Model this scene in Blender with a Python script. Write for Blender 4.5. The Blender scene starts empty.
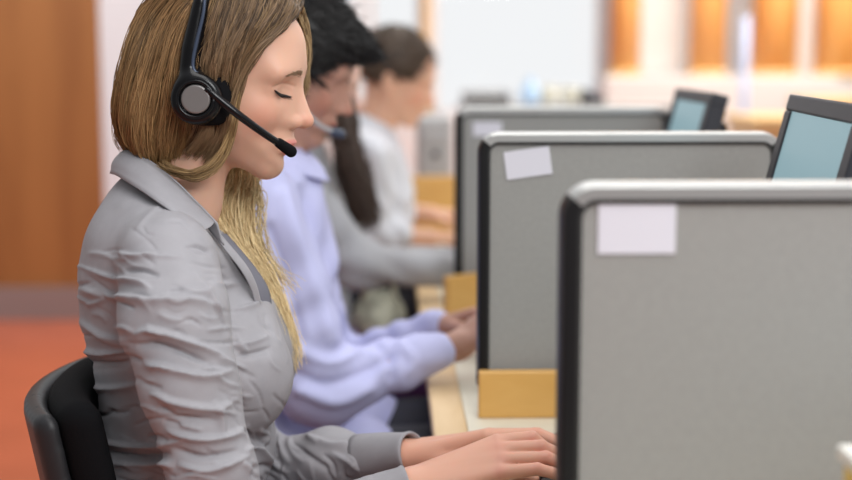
import bpy, bmesh, math, random
import numpy as np
from mathutils import Vector, Matrix

random.seed(7); RNG = np.random.default_rng(7)
SC = bpy.context.scene; COL = SC.collection; PI = math.pi

# ------------------------------------------------------------------ camera, sky, lights, exposure
F = 1376.0; CAMZ = 1.29; PITCH = math.atan(186.0 / F); YAW = math.radians(1.5)
cam = bpy.data.cameras.new('camera'); camo = bpy.data.objects.new('camera', cam); COL.objects.link(camo)
camo.location = (0, 0, CAMZ); camo.rotation_euler = (PI / 2 - PITCH, 0, -YAW)
cam.sensor_width = 36; cam.lens = F / 852 * 36; cam.clip_start = 0.05
cam.dof.use_dof = True; cam.dof.focus_distance = 1.77; cam.dof.aperture_fstop = 2.0
SC.camera = camo
w = bpy.data.worlds.new('daylight'); SC.world = w; w.use_nodes = True
# daylight is strongest from the window side (+y) and from above, weaker from behind the camera
_nt = w.node_tree; _bg = _nt.nodes['Background']; _bg.inputs[0].default_value = (0.97, 0.985, 1.0, 1)
_tc = _nt.nodes.new('ShaderNodeTexCoord'); _dot = _nt.nodes.new('ShaderNodeVectorMath'); _dot.operation = 'DOT_PRODUCT'
_nt.links.new(_tc.outputs['Generated'], _dot.inputs[0]); _dot.inputs[1].default_value = (0.38, 0.80, 0.46)
_mr = _nt.nodes.new('ShaderNodeMapRange'); _mr.inputs['From Min'].default_value = -0.7; _mr.inputs['From Max'].default_value = 0.75
_mr.inputs['To Min'].default_value = 0.22; _mr.inputs['To Max'].default_value = 0.95
_nt.links.new(_dot.outputs['Value'], _mr.inputs['Value']); _nt.links.new(_mr.outputs[0], _bg.inputs[1])

def area(name, loc, target, size, sizey, power, col=(1, 1, 1)):  # area lights stay out of view; no lamp fixtures are modelled
    l = bpy.data.lights.new(name, 'AREA'); l.shape = 'RECTANGLE'; l.size = size; l.size_y = sizey; l.energy = power; l.color = col
    o = bpy.data.objects.new(name, l); COL.objects.link(o); o.location = loc
    o.rotation_euler = (Vector(target) - Vector(loc)).to_track_quat('-Z', 'Y').to_euler(); return o
area('unseen_area_light', (0.2, 1.2, 3.0), (-0.1, 1.9, 1.0), 1.0, 2.0, 24, (1, 0.98, 0.96))
area('unseen_area_light', (1.1, -0.7, 2.6), (0.2, 1.4, 0.9), 1.6, 1.0, 68, (0.97, 0.985, 1))  # fill light added behind the camera to brighten dividers and faces
area('unseen_area_light', (0.6, 4.4, 3.0), (0.2, 4.4, 0.7), 1.5, 2.5, 40, (1, 0.97, 0.93))
area('unseen_area_light', (2.4, 7.2, 3.2), (2.6, 8.6, 1.0), 2.5, 2.0, 185, (1, 0.93, 0.8))  # added out of view to brighten the wooden columns
area('unseen_area_light', (-2.2, 5.2, 2.9), (-2.2, 6.4, 0.6), 1.6, 1.2, 34, (1, 0.95, 0.9))  # added out of view to brighten the left wall and floor
SC.view_settings.view_transform = 'Standard'; SC.view_settings.look = 'None'
SC.view_settings.exposure = 0.0; SC.view_settings.gamma = 1.0; SC.view_settings.use_curve_mapping = False

# ------------------------------------------------------------------ view geometry: where a sight line meets the plane y = Y
_f = np.array([math.sin(YAW) * math.cos(PITCH), math.cos(YAW) * math.cos(PITCH), -math.sin(PITCH)])
_r = np.array([math.cos(YAW), -math.sin(YAW), 0.0]); _u = np.cross(_r, _f)
EYE = np.array([0, 0, CAMZ])
def ray(px, py): return _f + _r * ((px - 426) / F) + _u * ((240 - py) / F)
def P(px, py, Y):
    d = ray(px, py); return EYE + d * (Y / d[1])
def proj(V):
    q = V - EYE; dz = q @ _f
    return 426 + F * (q @ _r) / dz, 240 - F * (q @ _u) / dz

# ------------------------------------------------------------------ materials
def mat(name, col, rough=0.6, metal=0.0, noise=0.0, nscale=30, bump=0.0, bscale=200, sss=0.0, emit=None, estr=0, spec=0.5, coat=0.0, attr=None, stretch=None):
    m = bpy.data.materials.new(name); m.use_nodes = True; nt = m.node_tree; b = nt.nodes['Principled BSDF']
    b.inputs['Base Color'].default_value = (*col, 1); b.inputs['Roughness'].default_value = rough; b.inputs['Metallic'].default_value = metal
    b.inputs['Specular IOR Level'].default_value = spec; b.inputs['Coat Weight'].default_value = coat
    tc = nt.nodes.new('ShaderNodeTexCoord'); mp = nt.nodes.new('ShaderNodeMapping'); nt.links.new(tc.outputs['Object'], mp.inputs[0])
    if stretch: mp.inputs['Scale'].default_value = stretch
    if noise > 0:
        n = nt.nodes.new('ShaderNodeTexNoise'); n.inputs['Scale'].default_value = nscale; n.inputs['Detail'].default_value = 5
        nt.links.new(mp.outputs[0], n.inputs['Vector'])
        r = nt.nodes.new('ShaderNodeValToRGB'); r.color_ramp.elements[0].position = 0.3; r.color_ramp.elements[1].position = 0.7
        r.color_ramp.elements[0].color = (*[c * (1 - noise) for c in col], 1); r.color_ramp.elements[1].color = (*[min(1, c * (1 + noise)) for c in col], 1)
        nt.links.new(n.outputs['Fac'], r.inputs[0]); nt.links.new(r.outputs[0], b.inputs['Base Color'])
    if bump > 0:
        n = nt.nodes.new('ShaderNodeTexNoise'); n.inputs['Scale'].default_value = bscale; n.inputs['Detail'].default_value = 3
        nt.links.new(tc.outputs['Object'], n.inputs['Vector'])
        k = nt.nodes.new('ShaderNodeBump'); k.inputs['Strength'].default_value = bump; k.inputs['Distance'].default_value = 0.002
        nt.links.new(n.outputs['Fac'], k.inputs['Height']); nt.links.new(k.outputs[0], b.inputs['Normal'])
    if sss > 0:
        b.inputs['Subsurface Weight'].default_value = sss; b.inputs['Subsurface Radius'].default_value = (1, 0.35, 0.2); b.inputs['Subsurface Scale'].default_value = 0.006
    if emit: b.inputs['Emission Color'].default_value = (*emit, 1); b.inputs['Emission Strength'].default_value = estr
    if attr:
        a = nt.nodes.new('ShaderNodeVertexColor'); a.layer_name = attr; nt.links.new(a.outputs['Color'], b.inputs['Base Color'])
    return m

def woodmat(name, dark, light, scale=(6, 6, 0.6), rough=0.4, coat=0.0):
    m = bpy.data.materials.new(name); m.use_nodes = True; nt = m.node_tree; b = nt.nodes['Principled BSDF']
    tc = nt.nodes.new('ShaderNodeTexCoord'); mp = nt.nodes.new('ShaderNodeMapping'); mp.inputs['Scale'].default_value = scale
    n = nt.nodes.new('ShaderNodeTexNoise'); n.inputs['Scale'].default_value = 3; n.inputs['Detail'].default_value = 6; n.inputs['Distortion'].default_value = 0.6
    r = nt.nodes.new('ShaderNodeValToRGB'); r.color_ramp.elements[0].position = 0.3; r.color_ramp.elements[1].position = 0.72
    r.color_ramp.elements[0].color = (*dark, 1); r.color_ramp.elements[1].color = (*light, 1)
    nt.links.new(tc.outputs['Object'], mp.inputs[0]); nt.links.new(mp.outputs[0], n.inputs['Vector']); nt.links.new(n.outputs['Fac'], r.inputs[0])
    nt.links.new(r.outputs[0], b.inputs['Base Color']); b.inputs['Roughness'].default_value = rough; b.inputs['Coat Weight'].default_value = coat
    return m

M = {}
M['floor'] = mat('red_floor', (0.52, 0.135, 0.07), 0.28, noise=0.08, nscale=4)
M['wallwood'] = woodmat('wall_wood', (0.30, 0.115, 0.033), (0.40, 0.165, 0.05), (2.2, 2.2, 0.25), 0.45)
M['white'] = mat('white_paint', (0.80, 0.79, 0.83), 0.7)
M['offwhite'] = mat('off_white_paint', (0.58, 0.55, 0.56), 0.7)
M['base'] = mat('baseboard', (0.30, 0.22, 0.21), 0.5)
M['column'] = woodmat('column_wood', (0.82, 0.38, 0.10), (0.92, 0.54, 0.20), (3, 3, 0.4), 0.5)
M['lightwood'] = woodmat('light_wood', (0.70, 0.46, 0.20), (0.80, 0.56, 0.27), (2, 8, 8), 0.45)
M['board'] = woodmat('board_wood', (0.60, 0.33, 0.085), (0.68, 0.40, 0.125), (2, 8, 8), 0.45)
M['cream'] = mat('cream_laminate', (0.72, 0.68, 0.56), 0.45, noise=0.04)
M['beech'] = woodmat('beech_edge', (0.66, 0.46, 0.24), (0.76, 0.56, 0.33), (8, 1.2, 8), 0.45)
M['panel'] = mat('panel_fabric', (0.268, 0.265, 0.252), 0.75, noise=0.04, nscale=120, bump=0.1, bscale=900)
M['rail'] = mat('aluminium', (0.50, 0.50, 0.49), 0.38, metal=0.9)
M['black'] = mat('black_plastic', (0.007, 0.007, 0.008), 0.4, spec=0.25)
M['gasket'] = mat('black_rubber', (0.010, 0.010, 0.010), 0.6)
M['dark'] = mat('charcoal_plastic', (0.022, 0.022, 0.024), 0.45, spec=0.3)
M['cushion'] = mat('black_fabric', (0.005, 0.005, 0.006), 0.9, spec=0.12, bump=0.3, bscale=900)
M['gloss'] = mat('glossy_black', (0.004, 0.004, 0.005), 0.22, spec=0.3)
M['disc'] = mat('grey_disc', (0.21, 0.195, 0.19), 0.38, metal=0.5)
M['bluegrey'] = mat('bluegrey_wire', (0.05, 0.068, 0.11), 0.3, metal=0.3)
M['paper'] = mat('white_paper', (0.62, 0.61, 0.67), 0.8)
M['screen'] = mat('reflection_glow', (0.03, 0.04, 0.045), 0.4, spec=0.2, emit=(0.27, 0.43, 0.48), estr=0.80)  # emission stands in for bright surroundings reflected in the screen
M['mframe'] = mat('monitor_plastic', (0.032, 0.034, 0.042), 0.45, spec=0.3)
M['chrome'] = mat('chrome', (0.6, 0.6, 0.62), 0.2, metal=1)
M['shirt'] = mat('grey_cotton', (0.315, 0.305, 0.325), 0.72, noise=0.035, nscale=60, bump=0.12, bscale=700)
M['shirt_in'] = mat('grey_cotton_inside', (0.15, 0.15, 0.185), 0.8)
M['blue'] = mat('pale_blue_cotton', (0.50, 0.51, 0.76), 0.75)
M['sweater'] = mat('grey_knit', (0.36, 0.36, 0.38), 0.85, bump=0.3, bscale=300)
M['whiteshirt'] = mat('off_white_cotton', (0.62, 0.63, 0.68), 0.8)
M['jeans'] = mat('dark_trousers', (0.03, 0.03, 0.04), 0.8)
M['greytrouser'] = mat('grey_trousers', (0.26, 0.26, 0.34), 0.8)
M['purple'] = mat('purple_cloth', (0.13, 0.07, 0.26), 0.8)
M['shoe'] = mat('black_leather', (0.02, 0.02, 0.02), 0.35)
M['skin'] = mat('fair_skin', (0.6, 0.35, 0.26), 0.48, sss=0.25, attr='tone', spec=0.35)
M['hair'] = mat('blonde_brown_hair', (0.2, 0.13, 0.07), 0.42, attr='tone', spec=0.35)
M['lash'] = mat('lash', (0.012, 0.008, 0.007), 0.5)
M['brow'] = mat('brow', (0.31, 0.19, 0.11), 0.7)
M['button'] = mat('button_plastic', (0.35, 0.33, 0.33), 0.3)
M['eye'] = mat('eye_white', (0.7, 0.68, 0.66), 0.2)
M['bag'] = mat('pale_green_fabric', (0.42, 0.42, 0.33), 0.85, noise=0.35, nscale=25)
M['yellow'] = mat('yellow_card', (0.85, 0.62, 0.17), 0.6)
M['lid'] = mat('white_card', (0.80, 0.78, 0.72), 0.6)
M['greybox'] = mat('grey_box', (0.42, 0.42, 0.43), 0.6)
M['ltgrey'] = mat('light_grey_plastic', (0.40, 0.395, 0.40), 0.5)
M['sky'] = mat('pale_blue_plastic', (0.50, 0.68, 0.92), 0.5)
M['ceramic'] = mat('cream_ceramic', (0.80, 0.77, 0.66), 0.3)
M['bluepost'] = mat('pale_blue_paint', (0.36, 0.42, 0.62), 0.5)
def crumple(m, sc, dist, strength=0.5):
    nt = m.node_tree; b = nt.nodes['Principled BSDF']; tc = nt.nodes.new('ShaderNodeTexCoord'); mp = nt.nodes.new('ShaderNodeMapping'); mp.inputs['Scale'].default_value = (1, 1, 1.7)
    n = nt.nodes.new('ShaderNodeTexNoise'); n.noise_type = 'RIDGED_MULTIFRACTAL'; n.inputs['Scale'].default_value = sc; n.inputs['Detail'].default_value = 2.5; n.inputs['Distortion'].default_value = 0.5
    k = nt.nodes.new('ShaderNodeBump'); k.inputs['Strength'].default_value = strength; k.inputs['Distance'].default_value = dist
    nt.links.new(tc.outputs['Object'], mp.inputs[0]); nt.links.new(mp.outputs[0], n.inputs['Vector']); nt.links.new(n.outputs['Fac'], k.inputs['Height'])
    old = b.inputs['Normal'].links
    if old: nt.links.new(old[0].from_socket, k.inputs['Normal'])
    nt.links.new(k.outputs[0], b.inputs['Normal'])
crumple(M['shirt'], 10, 0.008, 0.55); crumple(M['blue'], 6, 0.012, 0.6); crumple(M['whiteshirt'], 6, 0.01, 0.5)
gm = bpy.data.materials.new('window_glass'); gm.use_nodes = True; nt = gm.node_tree
for n in list(nt.nodes): nt.nodes.remove(n)
_o = nt.nodes.new('ShaderNodeOutputMaterial'); _t = nt.nodes.new('ShaderNodeBsdfTransparent'); _g = nt.nodes.new('ShaderNodeBsdfGlossy')
_g.inputs['Roughness'].default_value = 0.02; _x = nt.nodes.new('ShaderNodeMixShader'); _fr = nt.nodes.new('ShaderNodeFresnel'); _fr.inputs[0].default_value = 1.3
nt.links.new(_fr.outputs[0], _x.inputs[0]); nt.links.new(_t.outputs[0], _x.inputs[1]); nt.links.new(_g.outputs[0], _x.inputs[2]); nt.links.new(_x.outputs[0], _o.inputs[0])
M['glass'] = gm

# ------------------------------------------------------------------ object helpers
def tag(o, label, cat, group=None, kind=None):
    if label: o['label'] = label
    if cat: o['category'] = cat
    if group: o['group'] = group
    if kind: o['kind'] = kind
    return o
def link(name, me, m, parent=None):
    o = bpy.data.objects.new(name, me); COL.objects.link(o)
    if m: me.materials.append(m if not isinstance(m, str) else M[m])
    if parent:
        o.parent = parent; bpy.context.view_layer.update(); o.matrix_parent_inverse = parent.matrix_world.inverted()
    return o
def thing(name, loc, label, cat, group=None):
    o = bpy.data.objects.new(name, None); COL.objects.link(o); o.location = loc; o.empty_display_size = 0.1
    bpy.context.view_layer.update(); return tag(o, label, cat, group)
def npmesh(name, V, Q, attr=None, smooth=True):
    me = bpy.data.meshes.new(name); V = np.asarray(V, np.float32); Q = np.asarray(Q, np.int32); k = Q.shape[1]
    me.vertices.add(len(V)); me.vertices.foreach_set('co', V.ravel())
    me.loops.add(Q.size); me.loops.foreach_set('vertex_index', Q.ravel())
    me.polygons.add(len(Q)); me.polygons.foreach_set('loop_start', np.arange(0, Q.size, k, dtype=np.int32))
    me.polygons.foreach_set('use_smooth', np.full(len(Q), smooth, bool))
    me.update(calc_edges=True)
    if attr is not None:
        a = me.color_attributes.new('tone', 'FLOAT_COLOR', 'POINT')
        c = np.ones((len(V), 4), np.float32); c[:, :3] = attr; a.data.foreach_set('color', c.ravel())
    return me
def bmobj(name, bm, m, parent=None, smooth=False):
    bmesh.ops.recalc_face_normals(bm, faces=bm.faces)
    me = bpy.data.meshes.new(name); bm.to_mesh(me); bm.free()
    if smooth: me.polygons.foreach_set('use_smooth', [True] * len(me.polygons))
    return link(name, me, m, parent)
def bbox(bm, c, s, rot=None, bev=0.0, seg=2):
    t = bmesh.new(); bmesh.ops.create_cube(t, size=1)
    for v in t.verts: v.co = Vector((v.co.x * s[0], v.co.y * s[1], v.co.z * s[2]))
    if bev: bmesh.ops.bevel(t, geom=list(t.edges), offset=bev, segments=seg, affect='EDGES', profile=0.5)
    for v in t.verts: v.co = (rot @ v.co if rot else v.co) + Vector(c)
    me = bpy.data.meshes.new('t'); t.to_mesh(me); t.free(); bm.from_mesh(me); bpy.data.meshes.remove(me)
def box(name, c, s, m, parent=None, rot=None, bev=0.0):
    bm = bmesh.new(); bbox(bm, c, s, rot, bev); return bmobj(name, bm, m, parent)
def lathe(name, prof, c, m, parent=None, n=28, axis='z', rot=None):
    V = []; Q = []
    for r, h in prof:
        for i in range(n):
            a = 2 * PI * i / n; V.append((r * math.cos(a), r * math.sin(a), h))
    for j in range(len(prof) - 1):
        for i in range(n): Q.append((j * n + i, j * n + (i + 1) % n, (j + 1) * n + (i + 1) % n, (j + 1) * n + i))
    V = np.array(V)
    if rot is not None: V = V @ np.array(rot.to_3x3()).T
    return link(name, npmesh(name, V + np.array(c), np.array(Q)), m, parent)

def resample(pts, n):
    pts = np.asarray(pts, float)
    # Catmull-Rom through the control points
    p = np.vstack([2 * pts[0] - pts[1], pts, 2 * pts[-1] - pts[-2]]); m = len(pts) - 1
    t = np.linspace(0, m, n); i = np.minimum(t.astype(int), m - 1); f = (t - i)[:, None]
    a, b, c, d = p[i], p[i + 1], p[i + 2], p[i + 3]
    return 0.5 * ((2 * b) + (c - a) * f + (2 * a - 5 * b + 4 * c - d) * f**2 + (3 * b - a - 3 * c + d) * f**3)
def tubes(paths, radii, sides=3, flat=1.0):
    """paths (S,N,3), radii (S,N) -> verts, quads: every path a small tube"""
    paths = np.asarray(paths, float); S, N, _ = paths.shape
    T = np.gradient(paths, axis=1); T /= np.linalg.norm(T, axis=2, keepdims=True) + 1e-9
    ref = np.array([0.13, 1.0, 0.21]); A = np.cross(T, ref); A /= np.linalg.norm(A, axis=2, keepdims=True) + 1e-9
    B = np.cross(T, A); V = np.zeros((S, N, sides, 3))
    for k in range(sides):
        a = 2 * PI * k / sides
        V[:, :, k] = paths + (A * math.cos(a) + B * math.sin(a) * flat) * radii[..., None]
    idx = np.arange(S * N * sides).reshape(S, N, sides); Q = []
    for k in range(sides):
        k2 = (k + 1) % sides
        Q.append(np.stack([idx[:, :-1, k], idx[:, :-1, k2], idx[:, 1:, k2], idx[:, 1:, k]], -1).reshape(-1, 4))
    return V.reshape(-1, 3), np.concatenate(Q)
def tube(name, pts, r, m, parent=None, n=40, sides=14, flat=1.0):
    p = resample(pts, n); rr = np.interp(np.linspace(0, 1, n), np.linspace(0, 1, len(r)), r) if hasattr(r, '__len__') else np.full(n, r)
    t = np.linspace(-1, 1, n); V, Q = tubes(p[None], rr[None], sides, flat)
    V = np.vstack([V, p[0], p[-1]]); a = len(V) - 2
    Q = np.vstack([Q] + [[[a, a, (k + 1) % sides, k]] for k in range(0)]) if False else Q
    me = npmesh(name, V, Q); bm = bmesh.new(); bm.from_mesh(me); bmesh.ops.holes_fill(bm, edges=[e for e in bm.edges if e.is_boundary])
    bmesh.ops.delete(bm, geom=[v for v in bm.verts if not v.link_faces], context='VERTS')
    bpy.data.meshes.remove(me); return bmobj(name, bm, m, parent, True)

# ------------------------------------------------------------------ signed-distance modelling
def smin(a, b, k):
    if k <= 0: return np.minimum(a, b)
    h = np.clip(0.5 + 0.5 * (b - a) / k, 0, 1); return b * (1 - h) + a * h - k * h * (1 - h)
def smax(a, b, k): return -smin(-a, -b, k)
def cone(p, a, b, r1, r2):
    a = np.asarray(a, float); ba = np.asarray(b, float) - a; pa = p - a
    t = np.clip(pa @ ba / (ba @ ba + 1e-12), 0, 1); return np.linalg.norm(pa - t[:, None] * ba, axis=1) - (r1 + (r2 - r1) * t)
def ell(p, c, s, R=None):
    q = p - np.asarray(c, float)
    if R is not None: q = q @ R
    s = np.asarray(s, float); k0 = np.linalg.norm(q / s, axis=1); k1 = np.linalg.norm(q / (s * s), axis=1)
    return k0 * (k0 - 1) / (k1 + 1e-9)
def rbox(p, c, s, r, R=None):
    q = p - np.asarray(c, float)
    if R is not None: q = q @ R
    q = np.abs(q) - (np.asarray(s, float) - r); return np.linalg.norm(np.maximum(q, 0), axis=1) + np.minimum(q.max(1), 0) - r
def roty(a):      # tilt in the x-z plane: columns are the tilted axes
    c, s = math.cos(a), math.sin(a); return np.array([[c, 0, s], [0, 1, 0], [-s, 0, c]])
def surf(f, lo, hi, h):
    lo = np.asarray(lo, float); n = (np.ceil((np.asarray(hi) - lo) / h / 4).astype(int)) * 4 + 1
    ax = [lo[i] + h * np.arange(n[i]) for i in range(3)]
    cx = [a[::4] for a in ax]; G = np.stack(np.meshgrid(*cx, indexing='ij'), -1).reshape(-1, 3)
    C = f(G).reshape([len(a) for a in cx])
    ii = [np.minimum((np.arange(n[i]) + 2) // 4, len(cx[i]) - 1) for i in range(3)]
    V = C[np.ix_(*ii)].copy(); mk = np.abs(V) < 8 * h; id3 = np.argwhere(mk)
    V[mk] = f(lo + id3 * h)
    ins = V < 0; sl = lambda d, i: slice(d, n[i] - 1 + d)
    corners = [(a, b, c) for a in (0, 1) for b in (0, 1) for c in (0, 1)]
    cnt = sum(ins[sl(a, 0), sl(b, 1), sl(c, 2)].astype(np.int8) for a, b, c in corners)
    cells = np.argwhere((cnt > 0) & (cnt < 8)); vid = -np.ones(n - 1, int); vid[tuple(cells.T)] = np.arange(len(cells))
    cv = np.stack([V[cells[:, 0] + a, cells[:, 1] + b, cells[:, 2] + c] for a, b, c in corners], 1)
    acc = np.zeros((len(cells), 3)); num = np.zeros(len(cells))
    for i, p in enumerate(corners):
        for j, q in enumerate(corners):
            if j > i and sum(abs(p[k] - q[k]) for k in range(3)) == 1:
                c = (cv[:, i] < 0) != (cv[:, j] < 0); t = cv[:, i] / (cv[:, i] - cv[:, j] + 1e-12)
                x = np.array(p) + t[:, None] * (np.array(q) - np.array(p)); acc[c] += x[c]; num[c] += 1
    vert = lo + (cells + acc / num[:, None]) * h; Q = []
    for ax_ in range(3):
        o1, o2 = [k for k in range(3) if k != ax_]
        A = [slice(0, n[k] - 1) if k == ax_ else slice(1, n[k] - 1) for k in range(3)]; Bs = list(A); Bs[ax_] = slice(1, n[ax_])
        sa = ins[tuple(A)]; sb = ins[tuple(Bs)]; e = np.argwhere(sa != sb); off = np.array([0 if k == ax_ else 1 for k in range(3)])
        e0 = e + off; inn = sa[tuple(e.T)]
        def cc(d1, d2):
            x = e0.copy(); x[:, o1] -= d1; x[:, o2] -= d2; return vid[tuple(x.T)]
        q = np.stack([cc(1, 1), cc(0, 1), cc(0, 0), cc(1, 0)], 1)
        if ax_ == 1: inn = ~inn
        q[~inn] = q[~inn][:, ::-1]; Q.append(q)
    return vert, np.concatenate(Q)
def vnormals(V, Q):
    n = np.cross(V[Q[:, 2]] - V[Q[:, 0]], V[Q[:, 3]] - V[Q[:, 1]]); N = np.zeros_like(V)
    for k in range(4): np.add.at(N, Q[:, k], n)
    return N / (np.linalg.norm(N, axis=1, keepdims=True) + 1e-12)
def grad(f, V, e=1e-3):
    g = np.stack([f(V + np.eye(3)[i] * e) - f(V - np.eye(3)[i] * e) for i in range(3)], 1); return g / (np.linalg.norm(g, axis=1, keepdims=True) + 1e-9)
def sdf_obj(name, f, lo, hi, h, m, parent=None):
    V, Q = surf(f, lo, hi, h); return link(name, npmesh(name, V, Q), m, parent)

# ------------------------------------------------------------------ the room
def struct(name, c, s, m, bev=0): return tag(box(name, c, s, m, None, None, bev), None, None, None, 'structure')
struct('floor', (0.6, 4.4, -0.05), (8.6, 11.6, 0.1), 'floor')
WX = P(105, 200, 6.7)[0]
struct('wall_left', ((WX - 3.7) / 2, 6.8, 1.5), (WX + 3.7, 0.2, 3.0), 'wallwood')
struct('baseboard_left', ((WX - 3.7) / 2, 6.685, 0.08), (WX + 3.7, 0.03, 0.16), 'base')
struct('trim_1', (WX + 0.14, 6.8, 1.5), (0.28, 0.24, 3.0), 'white', 0.01)
BY = 9.9
struct('wall_back', (0.6, BY, 0.42), (8.6, 0.16, 0.84), 'white')
xr0 = P(606, 50, BY)[0]
struct('wall_right', ((xr0 + 4.9) / 2, BY, 1.92), (4.9 - xr0, 0.16, 2.16), 'white')
for i, (a, b) in enumerate(((P(140, 40, BY)[0], P(362, 40, BY)[0]), (P(368, 40, BY)[0], P(424, 40, BY)[0]), (P(430, 40, BY)[0], xr0 - 0.02))):
    wd = bmesh.new(); t = 0.05
    for c, s in (((a + t / 2, BY, 1.92), (t, .12, 2.16)), ((b - t / 2, BY, 1.92), (t, .12, 2.16)), (((a + b) / 2, BY, 0.865), (b - a, .12, t)), (((a + b) / 2, BY, 2.975), (b - a, .12, t))): bbox(wd, c, s)
    wo = tag(bmobj('window_%d' % (i + 1), wd, 'white'), None, None, None, 'structure')
    box('pane', ((a + b) / 2, BY, 1.92), (b - a - 2 * t, 0.012, 2.06), 'glass', wo)
xm = P(426, 40, BY - .1)[0]
struct('trim_2', (xm, BY - 0.09, 1.92), (0.05, 0.08, 2.16), 'lightwood')
# low white wall with timber-clad columns standing on it, right of the window
LY = 9.0; lx0 = P(600, 80, LY)[0]
struct('wall_low', ((lx0 + 4.85) / 2, LY, 0.575), (4.85 - lx0, 0.34, 1.15), 'offwhite', 0.02)
for i, (a, b, lab) in enumerate(((610, 640, 'slim orange wooden column beside the bright window, leftmost of the columns'), (690, 726, 'orange wooden column behind the far small monitor, second from the window'),
                     (752, 797, 'orange wooden column behind the pale blue post, third from the window'), (816, 872, 'orange wooden column above the near monitor, at the far right edge'))):
    xa, xb = P(a, 40, LY)[0], P(b, 40, LY)[0]; r = (xb - xa) / 2
    t = thing('wooden_column', ((xa + xb) / 2, LY, 1.15), lab, 'column', 'wooden columns on the low white wall')
    rr = min(r, 0.16)
    lathe('shaft', [(0.001, 0), (r, 0), (r, 1.85), (0.001, 1.85)], ((xa + xb) / 2, LY, 1.15), 'column', t, 40)
    lathe('foot_ring', [(r, 0), (r + .012, 0.002), (r + .012, 0.03), (r, 0.034)], ((xa + xb) / 2, LY, 1.15), 'lightwood', t, 40)
struct('trim_3', (P(665, 40, LY + .05)[0], LY + 0.2, 2.08), (0.30, 0.06, 1.84), 'offwhite')
struct('trim_4', (P(805, 40, LY + .05)[0], LY + 0.1, 2.08), (0.12, 0.06, 1.84), 'offwhite')
# pale blue post
px_ = P(744, 100, 7.9)
t = thing('post', (px_[0], 7.9, 0), 'slim pale blue upright post between the two monitors in the background', 'post')
lathe('pole', [(0.001, 0.02), (0.022, 0.02), (0.022, 1.50), (0.001, 1.505)], (px_[0], 7.9, 0), 'bluepost', t, 16)
lathe('foot', [(0.001, 0), (0.14, 0), (0.14, 0.012), (0.03, 0.022), (0.001, 0.022)], (px_[0], 7.9, 0), 'bluepost', t, 24)

# ------------------------------------------------------------------ desk row
DZ = 0.707
DX0, DX1, DY0, DY1 = 0.066, 0.93, 0.78, 6.2
desk = thing('desk', (DX0, DY0, 0), 'long cream-topped desk with a beech front edge shared by the whole row', 'desk')
box('worktop', ((DX0 + .055 + DX1) / 2, (DY0 + DY1) / 2, DZ - .0125), (DX1 - DX0 - .055, DY1 - DY0, 0.025), 'cream', desk)
box('front_edge', (DX0 + .0275, (DY0 + DY1) / 2, DZ - .014), (0.055, DY1 - DY0, 0.028), 'beech', desk, None, 0.004)
for yy in (DY0 + .05, 2.2, 3.1, 4.0, 5.0, DY1 - .05):
    box('leg_panel', ((DX0 + .12 + DX1) / 2, yy, (DZ - .03) / 2), (DX1 - DX0 - .16, 0.03, DZ - .03), 'black', desk, None, 0.003)
box('back_panel', (DX1 - .1, (DY0 + DY1) / 2, 0.45), (0.02, DY1 - DY0 - .14, 0.50), 'black', desk)

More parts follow.
